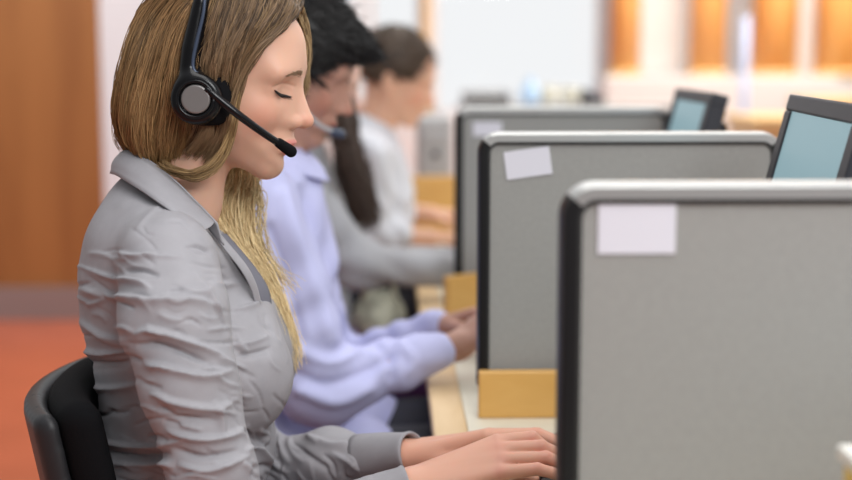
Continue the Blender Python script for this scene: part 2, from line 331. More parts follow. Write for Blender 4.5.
def rail(path, sec, closed_sec=True):
    """sweep a closed section (list of (n,y)) along a path of (x,z,nx,nz)"""
    V = []; n = len(sec)
    for (x, z, nx, nz) in path:
        for (a, y) in sec: V.append((x + nx * a, y, z + nz * a))
    bm = bmesh.new(); vs = [bm.verts.new(v) for v in V]
    for j in range(len(path) - 1):
        for i in range(n): bm.faces.new((vs[j * n + i], vs[j * n + (i + 1) % n], vs[(j + 1) * n + (i + 1) % n], vs[(j + 1) * n + i]))
    bm.faces.new(vs[:n]); bm.faces.new(vs[-n:]); return bm
def divider(Y, px, zt, W, label, note=None, note_rot=0.0, zb=0.755):
    x0 = P(px, 300, Y - .02)[0]; D = 0.044; r = 0.030; H = zt - zb; fw = 0.011
    t = thing('desk_divider', (x0 + W / 2, Y, zb), label, 'divider', None)
    def corner(cx, cz, a0, a1, k=10): return [(cx + r * math.cos(a0 + (a1 - a0) * i / k), cz + r * math.sin(a0 + (a1 - a0) * i / k), math.cos(a0 + (a1 - a0) * i / k), math.sin(a0 + (a1 - a0) * i / k)) for i in range(k + 1)]
    aL = math.radians(140); aR = math.radians(40)
    half = [(math.cos(a) * .012, Y + math.sin(a) * D / 2) for a in np.linspace(-PI / 2, PI / 2, 13)]
    sec = [(-fw, Y + D / 2)] + [(-fw, Y - D / 2)] + [(-.004, Y - D / 2)] + [(h[0] * .35 + 0.0, h[1]) for h in half] + [(-.004, Y + D / 2)]
    top = corner(x0 + r, zt - r, aL, PI / 2) + corner(x0 + W - r, zt - r, PI / 2, aR)
    bmobj('top_rail', rail(top, sec), 'rail', t, True).data.polygons.foreach_set('use_smooth', [True] * 0) if False else None
    o = bmobj('top_rail', rail(top, sec), 'rail', t, False)
    lft = [(x0, zb, -1, 0), (x0, zt - r, -1, 0)] + corner(x0 + r, zt - r, PI, aL)[1:]
    rgt = corner(x0 + W - r, zt - r, aR, 0)[:-1] + [(x0 + W, zt - r, 1, 0), (x0 + W, zb, 1, 0)]
    o = bmobj('side_rail', rail(lft, sec), 'black', t); tag(o, 'black side rail facing the seats', None)
    bmobj('side_rail', rail(rgt, sec), 'black', t)
    # dark gasket line inside the frame, then the fabric panel
    inner = [(x0 + fw, zb, -1, 0), (x0 + fw, zt - r, -1, 0)]
    ri = r - fw
    def cin(cx, cz, a0, a1, k=8): return [(cx + ri * math.cos(a0 + (a1 - a0) * i / k), cz + ri * math.sin(a0 + (a1 - a0) * i / k), math.cos(a0 + (a1 - a0) * i / k), math.sin(a0 + (a1 - a0) * i / k)) for i in range(k + 1)]
    inner += cin(x0 + r, zt - r, PI, PI / 2)[1:] + cin(x0 + W - r, zt - r, PI / 2, 0) + [(x0 + W - fw, zb, 1, 0)]
    gs = [(0, Y - D / 2 + .001), (-.0045, Y - D / 2 + .001), (-.0045, Y + D / 2 - .001), (0, Y + D / 2 - .001)]
    bmobj('gasket', rail(inner, gs), 'gasket', t)
    bm = bmesh.new(); pts = [(a + (-n1) * .004, b - n2 * .004) for a, b, n1, n2 in inner]
    for y0 in (Y - D / 2 + .005, Y + D / 2 - .005):
        bm.faces.new([bm.verts.new((a, y0, b)) for a, b in pts])
    bm.verts.ensure_lookup_table(); n = len(pts)
    for i in range(n): bm.faces.new((bm.verts[i], bm.verts[(i + 1) % n], bm.verts[n + (i + 1) % n], bm.verts[n + i]))
    bmobj('panel', bm, 'panel', t)
    for zc in (zt - .085, zt - .135, zt - .24):
        box('hinge_bracket', (x0 + .002, Y, zc), (0.006, D * .7, 0.02), 'dark', t, None, 0.002)
    if note:
        c = P((note[0] + note[2]) / 2, (note[1] + note[3]) / 2, Y - D / 2 + .003); s = 1 / (F / ((c - EYE) @ _f))
        R = Matrix.Rotation(note_rot, 4, 'Y')
        tag(box('paper_label', (c[0], Y - D / 2 + .0035, c[2]), ((note[2] - note[0]) * s, 0.0012, (note[3] - note[1]) * s), 'paper', t, R), 'blank white paper label taped at the upper left corner', None)
    return t, x0
W = 0.48
d1, x1 = divider(1.30, 565, 1.166, W + .02, 'nearest grey desk divider with silver top edge, large in the right foreground', (598, 201, 676, 254), 0.0)
d2, x2 = divider(2.20, 480, 1.163, W, 'second grey desk divider in line, with a crooked white label at its corner', (505, 149, 551, 177), math.radians(-8))
d3, x3 = divider(3.10, 456, 1.170, W, 'third grey desk divider in line, blurred behind the one with the crooked label', (473, 122, 502, 136), 0)
# wooden base boards the dividers are set behind
def board(c, s, rot, lab, bev=.003):
    o = box('wooden_board', (0, 0, 0), s, 'board', None, None, bev); o.location = c; o.rotation_euler = (0, 0, rot); return tag(o, lab, 'board')
board((x2 + .232, 2.165, DZ + .039), (0.47, 0.016, 0.078), 0, 'low honey-coloured wooden board lying below the divider with the crooked label')
board((x3 + .04, 3.02, DZ + .05), (0.16, 0.02, 0.10), math.radians(32), 'small honey-coloured wooden board by the elbow end of the third divider')
board((.165, 4.46, DZ + .095), (0.19, 0.02, 0.19), math.radians(4), 'tall ochre wooden board on the desk beyond the hands of the man in off-white')
board((x1 + .25, 1.24, DZ + .027), (0.46, 0.06, 0.054), 0, 'low wooden board at the foot of the nearest divider')

# ------------------------------------------------------------------ monitors facing the seats
def monitor(c, rz, ztop, label, w_=0.45):
    h_, d_ = 0.33, 0.034; tilt = math.radians(14)
    t = thing('monitor', (c[0], c[1], DZ), label, 'monitor', None); t.rotation_euler = (0, 0, rz); bpy.context.view_layer.update()
    R = Matrix.Rotation(rz, 4, 'Z'); Tl = R @ Matrix.Rotation(tilt, 4, 'Y')
    base = Vector((c[0], c[1], ztop)) - Tl.to_3x3() @ Vector((0, 0, h_ / 2)); b = 0.024; bs = 0.04
    def place(v): return Tl.to_3x3() @ Vector(v) + base
    bm = bmesh.new()
    for cc, ss in (((0, 0, h_ / 2 - b / 2), (d_, w_, b)), ((0, 0, -h_ / 2 + b / 2), (d_, w_, b)), ((0, w_ / 2 - bs / 2, 0), (d_, bs, h_ - 2 * b)), ((0, -w_ / 2 + bs / 2, 0), (d_, bs, h_ - 2 * b))):
        bbox(bm, place(cc), ss, Tl.to_3x3(), 0.003)
    bmobj('bezel', bm, 'mframe', t)
    box('screen', place((-.008, 0, 0)), (0.012, w_ - 2 * bs, h_ - 2 * b), 'screen', t, Tl.to_3x3())
    box('rear_housing', place((d_ * .75, 0, 0)), (0.04, w_ * .7, h_ * .7), 'black', t, Tl.to_3x3(), 0.012)
    box('neck', R.to_3x3() @ Vector((0.075, 0, 0)) + Vector((c[0], c[1], DZ + .13)), (0.03, 0.07, 0.24), 'black', t, R.to_3x3(), 0.006)
    box('stand_base', R.to_3x3() @ Vector((0.05, 0, 0)) + Vector((c[0], c[1], DZ + .008)), (0.18, 0.24, 0.016), 'black', t, R.to_3x3(), 0.006)
    return t
monitor((0.574, 1.765, 0), math.radians(-5.5), 1.229, 'nearer black monitor with a pale blue screen, at the right edge above the nearest divider')
monitor((0.640, 2.83, 0), math.radians(-1), 1.213, 'farther small black monitor with a pale blue screen, above the second divider', 0.38)

# keyboard in front of the woman
KX, KY = 0.255, 1.735
kb = thing('keyboard', (KX, KY, DZ), 'black keyboard under the fingers of the woman in the grey shirt', 'keyboard')
box('base', (KX, KY, DZ + .014), (0.145, 0.44, 0.026), 'black', kb, None, 0.005)
bm = bmesh.new(); bbox(bm, (0, 0, 0), (0.016, 0.016, 0.009), None, 0.0025); k0 = None
for i in range(5):
    for j in range(18):
        if k0 is None: o = k0 = bmobj('key', bm, 'dark', kb)
        else: o = k0.copy(); COL.objects.link(o)
        o.location = (KX - .052 + i * .0205, KY - .20 + j * .0235, DZ + .0315)

# yellow box with a white lid in the right foreground corner, nearer than the first divider
bx = P(838, 446, 1.16)
t = thing('storage_box', (bx[0] + .09, 1.10, DZ), 'yellow storage box with a white lid in front of the nearest divider', 'box')
box('body', (bx[0] + .095, 1.10, (DZ + bx[2] - .012) / 2), (0.18, 0.12, bx[2] - .012 - DZ), 'yellow', t, None, 0.004)
box('lid', (bx[0] + .095, 1.10, bx[2] - .006), (0.19, 0.13, 0.013), 'lid', t, None, 0.003)

# ------------------------------------------------------------------ things farther back
p = P(435, 118, 4.62)
t = thing('computer_tower', (p[0], 4.8, DZ), 'light grey computer tower on the desk facing the man in the off-white shirt', 'computer')
box('case', (p[0], 4.80, (DZ + p[2]) / 2), (0.115, 0.36, p[2] - DZ), 'ltgrey', t, None, 0.008)
box('front_bezel', (p[0], 4.612, (DZ + p[2]) / 2), (0.10, 0.016, p[2] - DZ - .02), 'ltgrey', t, None, 0.006)
box('drive_cover', (p[0], 4.602, p[2] - .06), (0.085, 0.008, 0.03), 'greybox', t, None, 0.002)
box('power_button', (p[0], 4.602, p[2] - .12), (0.02, 0.008, 0.02), 'dark', t, None, 0.002)
# cabinet with clutter
CY = 7.0; cxa, cxb = P(462, 100, CY)[0], P(690, 100, CY)[0]; cz = P(520, 104, CY)[2]
t = thing('storage_cabinet', ((cxa + cxb) / 2, CY, 0), 'low pale grey storage cabinet with clutter on top, below the bright window', 'cabinet')
box('body', ((cxa + cxb) / 2, CY, (cz - .03) / 2), (cxb - cxa, 0.42, cz - .03), 'white', t, None, 0.004)
box('cabinet_top', ((cxa + cxb) / 2, CY, cz - .015), (cxb - cxa + .03, 0.45, 0.03), 'ltgrey', t, None, 0.004)
for k in range(3):
    wdt = (cxb - cxa) / 3; dr = box('door', (cxa + wdt * (k + .5), CY - .222, (cz - .03) / 2 + .03), (wdt - .015, 0.022, cz - .14), 'white', t, None, 0.003)
    box('handle', (cxa + wdt * (k + .5) + wdt * .36, CY - .24, cz - .25), (0.012, 0.018, 0.12), 'chrome', dr, None, 0.004)
a = P(463, 100, CY)[0]; b = P(508, 100, CY)[0]
t = thing('document_tray', ((a + b) / 2, CY, cz), 'grey document tray on the left end of the pale cabinet', 'tray')
for k in range(3):
    bm = bmesh.new(); w2 = b - a; zc = cz + .004 + k * .022
    bbox(bm, ((a + b) / 2, CY, zc), (w2, 0.3, 0.006)); bbox(bm, (a + .004, CY, zc + .008), (0.008, 0.3, 0.016)); bbox(bm, (b - .004, CY, zc + .008), (0.008, 0.3, 0.016)); bbox(bm, ((a + b) / 2, CY + .146, zc + .008), (w2, 0.008, 0.016))
    bmobj('shelf', bm, 'greybox', t)
q = P(530, 104, CY)
t = thing('water_bottle', (q[0], CY, cz), 'pale blue bottle standing on the cabinet beside the cream pots', 'bottle')
lathe('bottle_body', [(.001, 0), (.045, 0), (.05, .01), (.05, .075), (.03, .095), (.018, .1), (.018, .112), (.001, .112)], (q[0], CY, cz), 'sky', t, 24)
lathe('cap', [(.001, .112), (.022, .112), (.022, .135), (.001, .135)], (q[0], CY, cz), 'sky', t, 20)
for px0, rr, hh, lab in ((549, .045, .085, 'cream pot on the cabinet, next to the pale blue bottle'), (570, .052, .08, 'cream pot on the cabinet, next to the dark telephone')):
    q = P(px0, 104, CY); t = thing('pot', (q[0], CY, cz), lab, 'pot', 'cream pots on the cabinet')
    lathe('bowl', [(.001, 0), (rr * .7, 0), (rr, hh * .4), (rr * .95, hh), (rr * .88, hh), (rr * .9, hh * .4), (.001, hh * .15)], (q[0], CY, cz), 'ceramic', t, 28)
    lathe('rim', [(rr * .95, hh - .006), (rr * 1.04, hh - .004), (rr * 1.04, hh + .004), (rr * .88, hh + .004)], (q[0], CY, cz), 'ceramic', t, 28)
q = P(592, 104, CY); t = thing('telephone', (q[0], CY, cz), 'dark desk telephone on the cabinet, right of the cream pots', 'telephone')
box('phone_body', (q[0], CY, cz + .022), (0.11, 0.16, 0.044), 'jeans', t, None, 0.008)
sdf_obj('handset', lambda p, q=q: smin(cone(p, (q[0] - .03, CY - .07, cz + .062), (q[0] - .03, CY + .07, cz + .062), .014, .014), np.minimum(ell(p, (q[0] - .03, CY - .075, cz + .054), (.024, .024, .012)), ell(p, (q[0] - .03, CY + .075, cz + .054), (.024, .024, .012))), .01), (q[0] - .08, CY - .12, cz + .03), (q[0] + .03, CY + .12, cz + .1), .006, 'jeans', t)
# counters on the right
def counter(c, s, lab):
    t = thing('counter', (c[0], c[1], 0), lab, 'counter')
    box('counter_top', (c[0], c[1], s[2] - .02), (s[0] + .04, s[1] + .06, 0.04), 'lightwood', t, None, 0.005)
    box('front_panel', (c[0], c[1] - s[1] / 2 + .015, (s[2] - .04) / 2), (s[0], 0.03, s[2] - .04), 'lightwood', t)
    for sx in (-1, 1): box('end_panel', (c[0] + sx * (s[0] / 2 - .015), c[1] + .015, (s[2] - .04) / 2), (0.03, s[1] - .03, s[2] - .04), 'lightwood', t)
cz2 = P(780, 98, 8.3)[2]
counter((3.6, 8.3, 0), (2.2, 0.45, cz2), 'light wooden counter in front of the low white wall, farther of two')
cz3 = P(780, 116, 6.4)[2]
counter((2.75, 6.4, 0), (2.2, 0.5, cz3), 'light wooden counter on the right behind the monitors, nearer of two')

# ------------------------------------------------------------------ office chairs
def chair_parts(x, y, top, name_label, lean=11):
    t = thing('office_chair', (x, y, 0), name_label, 'chair', None); L = math.radians(lean)
    zc = top - .21; bxc = x - .150
    Rm = roty(-L)
    def bend(p, x0):
        q = p.copy(); q[:, 0] -= 0.055 * ((p[:, 1] - y) / 0.2) ** 2 ; return q
    fc = lambda p: rbox(bend(p, 0), (bxc, y, zc), (.028, .205, .215), .026, Rm)
    fs = lambda p: rbox(bend(p, 0), (bxc - .042, y, zc - .015), (.016, .20, .215), .015, Rm)
    sdf_obj('back_cushion', fc, (bxc - .12, y - .25, zc - .27), (bxc + .2, y + .25, zc + .26), .007, 'cushion', t)
    tag(sdf_obj('back_shell', fs, (bxc - .15, y - .25, zc - .28), (bxc + .16, y + .25, zc + .25), .007, 'dark', t), 'charcoal plastic shell', None)
    fseat = lambda p: rbox(p, (x + .02, y, .425), (.235, .235, .042), .036)
    sdf_obj('seat', fseat, (x - .26, y - .28, .36), (x + .3, y + .28, .5), .009, 'cushion', t)
    tube('back_bar', [(x - .05, y, .375), (x - .2, y, .37), (x - .27, y, .42), (bxc - .06, y, zc - .1)], .018, 'dark', t, 24, 10)
    lathe('gas_post', [(.001, .09), (.03, .09), (.03, .25), (.02, .25), (.02, .385), (.001, .385)], (x, y, 0), 'dark', t, 18)
    for k in range(5):
        a = 2 * PI * k / 5 + .3; e = (x + .26 * math.cos(a), y + .26 * math.sin(a))
        sp = tube('base_arm', [(x, y, .10), ((x + e[0]) / 2, (y + e[1]) / 2, .092), (e[0], e[1], .075)], [.022, .016], 'dark', t, 10, 8)
        lathe('caster', [(.001, -.018), (.027, -.018), (.028, -.012), (.028, .012), (.027, .018), (.001, .018)], (e[0], e[1], .029), 'black', t, 16, rot=Matrix.Rotation(PI / 2, 4, 'X') if k % 2 else Matrix.Rotation(PI / 2, 4, 'Y'))
    return t
chair_parts(-0.245, 1.855, 0.862, 'black office chair behind the woman in the grey shirt, with a charcoal shell')
chair_parts(-0.30, 2.56, 0.86, 'black office chair under the man in the pale blue shirt')
chair_parts(-0.24, 3.36, 0.86, 'black office chair under the woman in the grey sweater')
chair_parts(-0.15, 4.16, 0.86, 'black office chair under the man in the off-white shirt')
chair_parts(0.03, 5.35, 1.0, 'empty black office chair farthest along the desk row')

# ------------------------------------------------------------------ people
def head_sdf(q, fem=1.0, ears=True):
    """head in its own frame: u forward, v to the far side, w up"""
    av = q.copy(); av[:, 1] = np.abs(q[:, 1])
    d = ell(q, (-.002, 0, .0), (.098, .076, .098))
    d = smin(d, ell(q, (.045, 0, .022), (.0575, .060, .058)), .02)
    d = smin(d, ell(q, (.040, 0, -.055), (.056, .058, .080)), .025)
    d = smin(d, cone(av, (.0, .046, -.072), (.080, .012, -.126), .022, .0165), .03)
    d = smin(d, ell(q, (.083, 0, -.1265), (.0195, .021, .0185)), .014)
    d = smin(d, ell(av, (.060, .036, -.056), (.030, .024, .026)), .02)           # cheek
    d = smin(d, ell(q, (.089, 0, -.088), (.0215, .027, .022)), .012)             # muzzle
    d = smin(d, ell(av, (.084, .022, -.002), (.0135, .034, .013)), .03)         # brow ridge
    d = smax(d, -ell(av, (.1085, .036, -.021), (.020, .018, .0115)), .018)        # eye socket
    d = smin(d, ell(av, (.0705, .0335, -.0235), (.0165, .0190, .0140)), .007)    # lid over eyeball
    d = smin(d, cone(av, (.086, .010, -.016), (.098, .0135, -.060), .013, .0125), .014)
    d = smin(d, cone(q, (.0965, 0, -.013), (.1185, 0, -.057), .0078, .0118), .011)
    d = smin(d, ell(q, (.1205, 0, -.0585), (.0115, .0105, .0092)), .006)
    d = smin(d, ell(av, (.1075, .0125, -.0625), (.0115, .0075, .0088)), .005)
    d = smax(d, -ell(av, (.1155, .0058, -.0715), (.0065, .0034, .0042)), .003)
    d = smin(d, ell(q, (.1035, 0, -.0905), (.0115, .021, .0058)), .004)
    d = smin(d, ell(q, (.1000, 0, -.1025), (.0110, .018, .0062)), .005)
    d = smax(d, -ell(q, (.1135, 0, -.0968), (.012, .026, .0014)), .003)
    if ears:
        R = roty(math.radians(-12))
        e = ell(av, (-.014, .077, -.040), (.020, .009, .032), R)
        e = smax(e, -ell(av, (-.010, .086, -.042), (.011, .006, .020), R), .004)
        d = smin(d, e, .006)
    return d
def tone_head(q, skin, lip, blush=0.6):
    c = np.tile(np.array(skin, float), (len(q), 1)); av = q.copy(); av[:, 1] = np.abs(q[:, 1])
    def mixin(c, w, col): return c * (1 - w[:, None]) + np.array(col) * w[:, None]
    red = np.array(skin) * np.array([1.05, .74, .70])
    c = mixin(c, blush * np.exp(-(((q[:, 0] - .075) / .025) ** 2 + ((av[:, 1] - .05) / .025) ** 2 + ((q[:, 2] + .062) / .025) ** 2)), red)
    c = mixin(c, blush * .8 * np.exp(-(((q[:, 0] - .128) / .012) ** 2 + ((q[:, 2] + .06) / .014) ** 2)), red)
    l = np.minimum(ell(q, (.1045, 0, -.0905), (.0125, .0215, .0062)), ell(q, (.101, 0, -.1025), (.012, .0185, .0066)))
    c = mixin(c, np.clip(.5 - l / .0015, 0, 1) * (q[:, 0] > .095), lip)
    return c

def hand_prims(wr, d, n, s, sc=1.0, curl=0.5, spread=0.012):
    """wrist, pointing direction, back-of-hand normal, side vector from little finger to index. list of cones"""
    wr, d, n, s = [np.asarray(x, float) for x in (wr, d, n, s)]; d /= np.linalg.norm(d); n = n - d * (n @ d); n /= np.linalg.norm(n); s = s - d * (s @ d) - n * (s @ n); s /= np.linalg.norm(s)
    out = []; L = [(.086, .042, .024, .019), (.090, .046, .028, .020), (.086, .042, .026, .019), (.078, .033, .020, .017)]; off = [.027, .008, -.011, -.029]
    for k in range(4):
        a = wr + s * off[k] * .5; m = wr + (d * L[k][0] + s * off[k] + n * .004) * sc
        out.append((a, m, .015 * sc, .0115 * sc, .012)); p = m; ang = -.1
        for j in range(3):
            ang += curl * (.55, .75, .55)[j]; v = d * math.cos(ang) - n * math.sin(ang) + s * (off[k] * .6)
            q = p + v * L[k][j + 1] * sc; r0 = (.0098, .0088, .0078, .0066); out.append((p, q, r0[j] * sc, r0[j + 1] * sc, .004)); p = q
    b = wr + (d * .025 + s * .024 - n * .006) * sc; c = b + (d * .032 + s * .026 - n * .012) * sc; e = c + (d * .032 + s * .004 - n * .010) * sc; g = e + (d * .024 - s * .004 - n * .006) * sc
    out += [(wr, b, .016 * sc, .015 * sc, .012), (b, c, .0145 * sc, .011 * sc, .006), (c, e, .0108 * sc, .0095 * sc, .003), (e, g, .0095 * sc, .0072 * sc, .003)]
    return out
def prims(p, L, d=None):
    for a, b, r1, r2, k in L:
        c = cone(p, a, b, r1, r2); d = c if d is None else smin(d, c, k)
    return d

def local(O, th, yaw, sc):
    """frame: world = O + sc * R q"""
    R = roty(th); Z = np.array([[math.cos(yaw), -math.sin(yaw), 0], [math.sin(yaw), math.cos(yaw), 0], [0, 0, 1]]); return Z @ R

def bounds(pts, pad): pts = np.array(pts); return pts.min(0) - pad, pts.max(0) + pad

def pantsf(hip, knees, ankles, rh=.115, rk=.072, ra=.05):
    def f(p):
        d = ell(p, hip, (.13, .175, .12))
        for k, (kn, an) in enumerate(zip(knees, ankles)):
            h = np.array(hip) + np.array([.02, (-1, 1)[k] * .085, -.02])
            d = smin(d, cone(p, h, kn, rh * .78, rk), .05); d = smin(d, cone(p, kn, an, rk, ra), .02)
        return d
    return f
def legs(t, hip, Ym, m, kx=.42, ax=.40):
    hip = np.array(hip); kn = [np.array([hip[0] + kx, Ym + s * .11, .55]) for s in (-1, 1)]; an = [np.array([hip[0] + ax, Ym + s * .11, .12]) for s in (-1, 1)]
    f = pantsf(hip, kn, an); sdf_obj('trousers', f, (hip[0] - .2, Ym - .3, .05), (hip[0] + kx + .15, Ym + .3, hip[2] + .2), .012, m, t)
    for a in an:
        fs = lambda p, a=a: np.maximum(smin(ell(p, a + np.array([.07, 0, -.075]), (.125, .045, .045)), cone(p, a + np.array([0, 0, -.07]), a + np.array([0, 0, 0.02]), .045, .045), .03), -(p[:, 2] - .006))
        sdf_obj('shoe', fs, a + np.array([-.08, -.07, -.13]), a + np.array([.22, .07, .1]), .008, 'shoe', t)
    return kn, an, f

FAIR = (0.64, 0.375, 0.268)
# ---- strands
def strands(guides, n, npts, jitter, seed, sub_r=.0007, wave=.002, locks=7, trim=.14):
    """interpolate n strands across neighbouring guides (each an (k,3) array); guides resampled to npts"""
    r = np.random.default_rng(seed); G = np.stack([resample(g, npts) for g in guides])
    u = r.random(n) * (len(G) - 1) if len(G) > 1 else np.zeros(n); i = np.minimum(u.astype(int), max(len(G) - 2, 0)); f = (u - i)[:, None, None]
    S = G[i] * (1 - f) + G[np.minimum(i + 1, len(G) - 1)] * f
    t = np.linspace(0, 1, npts)[None, :, None]
    # clump: pull strands of one lock together toward their ends; each lock sits a little in or out of the mass
    NL = max(3, int(locks)); clump = np.minimum((u / max(len(G) - 1, 1) * NL).astype(int), NL - 1); cen = (clump + .5) / NL * (len(G) - 1); ci = np.minimum(cen.astype(int), max(len(G) - 2, 0)); cf = (cen - ci)[:, None, None]
    C = G[ci] * (1 - cf) + G[np.minimum(ci + 1, len(G) - 1)] * cf; S = S + (C - S) * (.72 * t ** .7)
    lo_ = r.normal(size=(NL, 1, 3)) * np.array([.0024, .0034, .0022]); lph = r.random((NL, 1, 1)) * 6.28
    S = S + lo_[clump] * np.minimum(1, t * 3) + np.array([.0034, .002, .0015]) * np.sin(5.5 * t + lph[clump]) * t
    off = r.normal(size=(n, 1, 3)) * jitter; ph = r.random((n, 1, 1)) * 6.28; fr = 4 + r.random((n, 1, 1)) * 5
    amp = r.normal(size=(n, 1, 3)) * wave
    S = S + off * (.35 + t) + amp * np.sin(fr * t * 2 + ph)
    cut = 1 - trim + trim * r.random((n, 1, 1)) ** .7; tt = np.linspace(0, 1, npts); out = np.empty_like(S)
    for k in range(n):
        x = tt * cut[k, 0, 0]
        for a in range(3): out[k, :, a] = np.interp(x, tt, S[k, :, a])
    R = sub_r * (1 - .55 * tt[None, :] ** 3) * (0.7 + .6 * r.random((n, 1)))
    return out, R, u
def hair_mesh(name, sets, parent, m='hair', sides=3):
    VV = []; QQ = []; CC = []; o = 0
    for S, R, col in sets:
        V, Q = tubes(S, R, sides); VV.append(V); QQ.append(Q + o); CC.append(np.repeat(col.reshape(-1, 3), sides, axis=0)); o += len(V)
    return link(name, npmesh(name, np.vstack(VV), np.vstack(QQ), np.vstack(CC)), m, parent)
def strand_cols(n, npts, seed, dark, light, lock=None, tip=None, power=1.3):
    r = np.random.default_rng(seed); a = r.random(n) ** power
    if lock is not None: a = np.clip(.55 * a + .65 * (0.5 + .5 * np.sin(lock * 31.7 + 3 * np.sin(lock * 7.1))) - .14, 0, 1)
    c = np.array(dark) * (1 - a[:, None]) + np.array(light) * a[:, None]; c = np.repeat(c[:, None, :], npts, 1)
    if tip is not None:
        t = np.linspace(0, 1, npts)[None, :, None] ** 1.5; c = c * (1 - t * .7) + np.array(tip) * t * .7
    return c

# =========================================================== woman in the grey shirt (in focus)
YM = 1.85
woman = thing('person', (-.25, YM, 0), 'woman with long blonde hair in a grey button shirt, typing, nearest the camera', 'person')
O1 = P(226, 58, YM); TH = math.radians(12); R1 = local(O1, TH, math.radians(-9), 1)
def toL(p): return (p - O1) @ R1
def toW(q): return O1 + np.asarray(q, float) @ R1.T
NB = P(176, 205, YM)                                     # base of the neck
def _surf_u(v, w_):
    u = .14
    for _ in range(60):
        d = head_sdf(np.array([[u, v, w_]]), ears=False)[0]
        if d < .0002: break
        u -= d * .7
    return np.array([u, v, w_])
CREASE = []
for _s in (-1, 1):
    _c = [_surf_u(_s * (.018 + .033 * k / 6), -.0165 + .0028 * math.sin(PI * k / 6) - .004 * (k / 6) ** 2) for k in range(7)]
    CREASE += [(_c[k], _c[k + 1], .0013, .0013, 0) for k in range(6)]
def f_head(p):
    ql = toL(p); d = smax(head_sdf(ql, ears=False), -prims(ql, CREASE), .0022)
    d = smin(d, cone(p, toW((-.014, 0, -.065)), P(181, 203, YM), .050, .0495), .022)
    d = smin(d, cone(p, P(181, 203, YM), P(160, 252, YM), .0495, .055), .02)
    return d
V, Q = surf(f_head, O1 + np.array([-.2, -.12, -.30]), O1 + np.array([.17, .12, .13]), .0016)
qq = toL(V); tone = tone_head(qq, FAIR, (.60, .22, .19))
# hands, typing: near (right) hand by its finger joints, then the far (left) hand
def fing(chain, ys, rr):
    pts = [P(a, b, y) for (a, b), y in zip(chain, ys)]
    return [(pts[i], pts[i + 1], rr[i], rr[i + 1], .0016) for i in range(len(pts) - 1)]
RH = []; wR = P(408, 492, 1.665)
mcps = [((497, 443), 1.705), ((499, 451), 1.688), ((501, 461), 1.671), ((500, 473), 1.653)]
rest = [[(532, 438), (546, 449), (557, 460)], [(541, 447), (558, 454), (570, 463)], [(546, 458), (562, 464), (573, 472)], [(537, 469), (553, 473), (564, 479)]]
for (m, y), rs, k in zip(mcps, rest, range(4)):
    wk = wR + np.array([.01, (.020, .007, -.006, -.018)[k], (.006, .008, .006, .0)[k]])
    RH.append((wk, P(*m, y), .019, .0118 - .0007 * k, .014))
    RH += fing([m] + rs, [y, y, y - .001, y - .002], [(.0112, .0092, .0080, .0064), (.0112, .0094, .0082, .0066), (.0108, .0090, .0078, .0064), (.0100, .0082, .0072, .0060)][k])
RH += [(wR, P(455, 478, 1.715), .02, .0155, .012), (P(455, 478, 1.715), P(492, 470, 1.742), .0145, .0105, .006), (P(492, 470, 1.742), P(517, 474, 1.75), .0102, .0088, .003), (P(517, 474, 1.75), P(535, 480, 1.75), .0088, .007, .003)]
eR = P(232, 562, 1.63)
RH.append((wR, eR, .0255, .034, .015))
LH = []; wL = P(402, 456, 1.86)
mL = [((486, 437), 1.815), ((489, 436), 1.850), ((490, 437), 1.868), ((488, 440), 1.885)]
rL = [[(535, 434), (553, 441), (568, 449)], [(538, 434), (557, 441), (571, 451)], [(536, 436), (556, 443), (569, 452)], [(526, 440), (542, 446), (553, 453)]]
for (m, y), rs, k in zip(mL, rL, range(4)):
    wk = wL + np.array([.01, (-.018, -.006, .006, .017)[k], 0.002])
    LH.append((wk, P(*m, y), .0155, .0112, .014))
    LH += fing([m] + rs, [y, y, y, y], (.0110, .0088, .0078, .0064))
LH += [(wL, P(440, 462, 1.825), .018, .0145, .012), (P(440, 462, 1.825), P(474, 458, 1.80), .014, .0105, .006), (P(474, 458, 1.80), P(498, 458, 1.79), .010, .0088, .003), (P(498, 458, 1.79), P(516, 462, 1.79), .0088, .007, .003)]
eL = P(262, 478, 2.03)
LH.append((wL, eL, .0205, .026, .012))
f_r = lambda p: prims(p, RH); f_l = lambda p: prims(p, LH)
lo, hi = bounds([wR, P(575, 482, 1.65), P(500, 440, 1.76)], .035); V2, Q2 = surf(f_r, lo - [.06, 0, 0], hi, .0017)
lo, hi = bounds([wL, P(575, 460, 1.90), P(500, 440, 1.77)], .035); V3, Q3 = surf(f_l, lo - [.06, 0, 0], hi, .0019)
# inner torso and arms under the clothes
ShR, ShL = P(172, 272, 1.715), P(176, 268, 1.985); HIP = np.array([-.265, YM, .52])
eLb = eL
def f_core(p):
    d = ell(p, P(166, 330, YM), (.075, .11, .135)); d = smin(d, ell(p, HIP + np.array([0, 0, .12]), (.085, .12, .2)), .05)
    d = smin(d, cone(p, P(166, 310, YM), P(176, 222, YM), .05, .036), .02)
    for s, e, ww in ((ShR, eR, wR), (ShL, eLb, wL)):
        d = smin(d, cone(p, s, e, .042, .035), .03); d = smin(d, cone(p, e, ww, .034, .02), .02)
    for s in (-1, 1): d = smin(d, cone(p, HIP + np.array([0, s * .08, 0]), HIP + np.array([.4, s * .11, .03]), .06, .05), .03); d = smin(d, cone(p, HIP + np.array([.4, s * .11, .03]), HIP + np.array([.39, s * .11, -.42]), .045, .035), .02)
    return d
V4, Q4 = surf(f_core, (-.45, 1.5, .05), (.3, 2.2, 1.12), .012)
def handtone(V, joints):
    c = np.tile(np.array(FAIR) * np.array([1.07, .96, .95]), (len(V), 1)); red = np.array([.70, .30, .235])
    for j in joints:
        wgt = .5 * np.exp(-(np.linalg.norm(V - j, axis=1) / .010) ** 2); c = c * (1 - wgt[:, None]) + red * wgt[:, None]
    return c
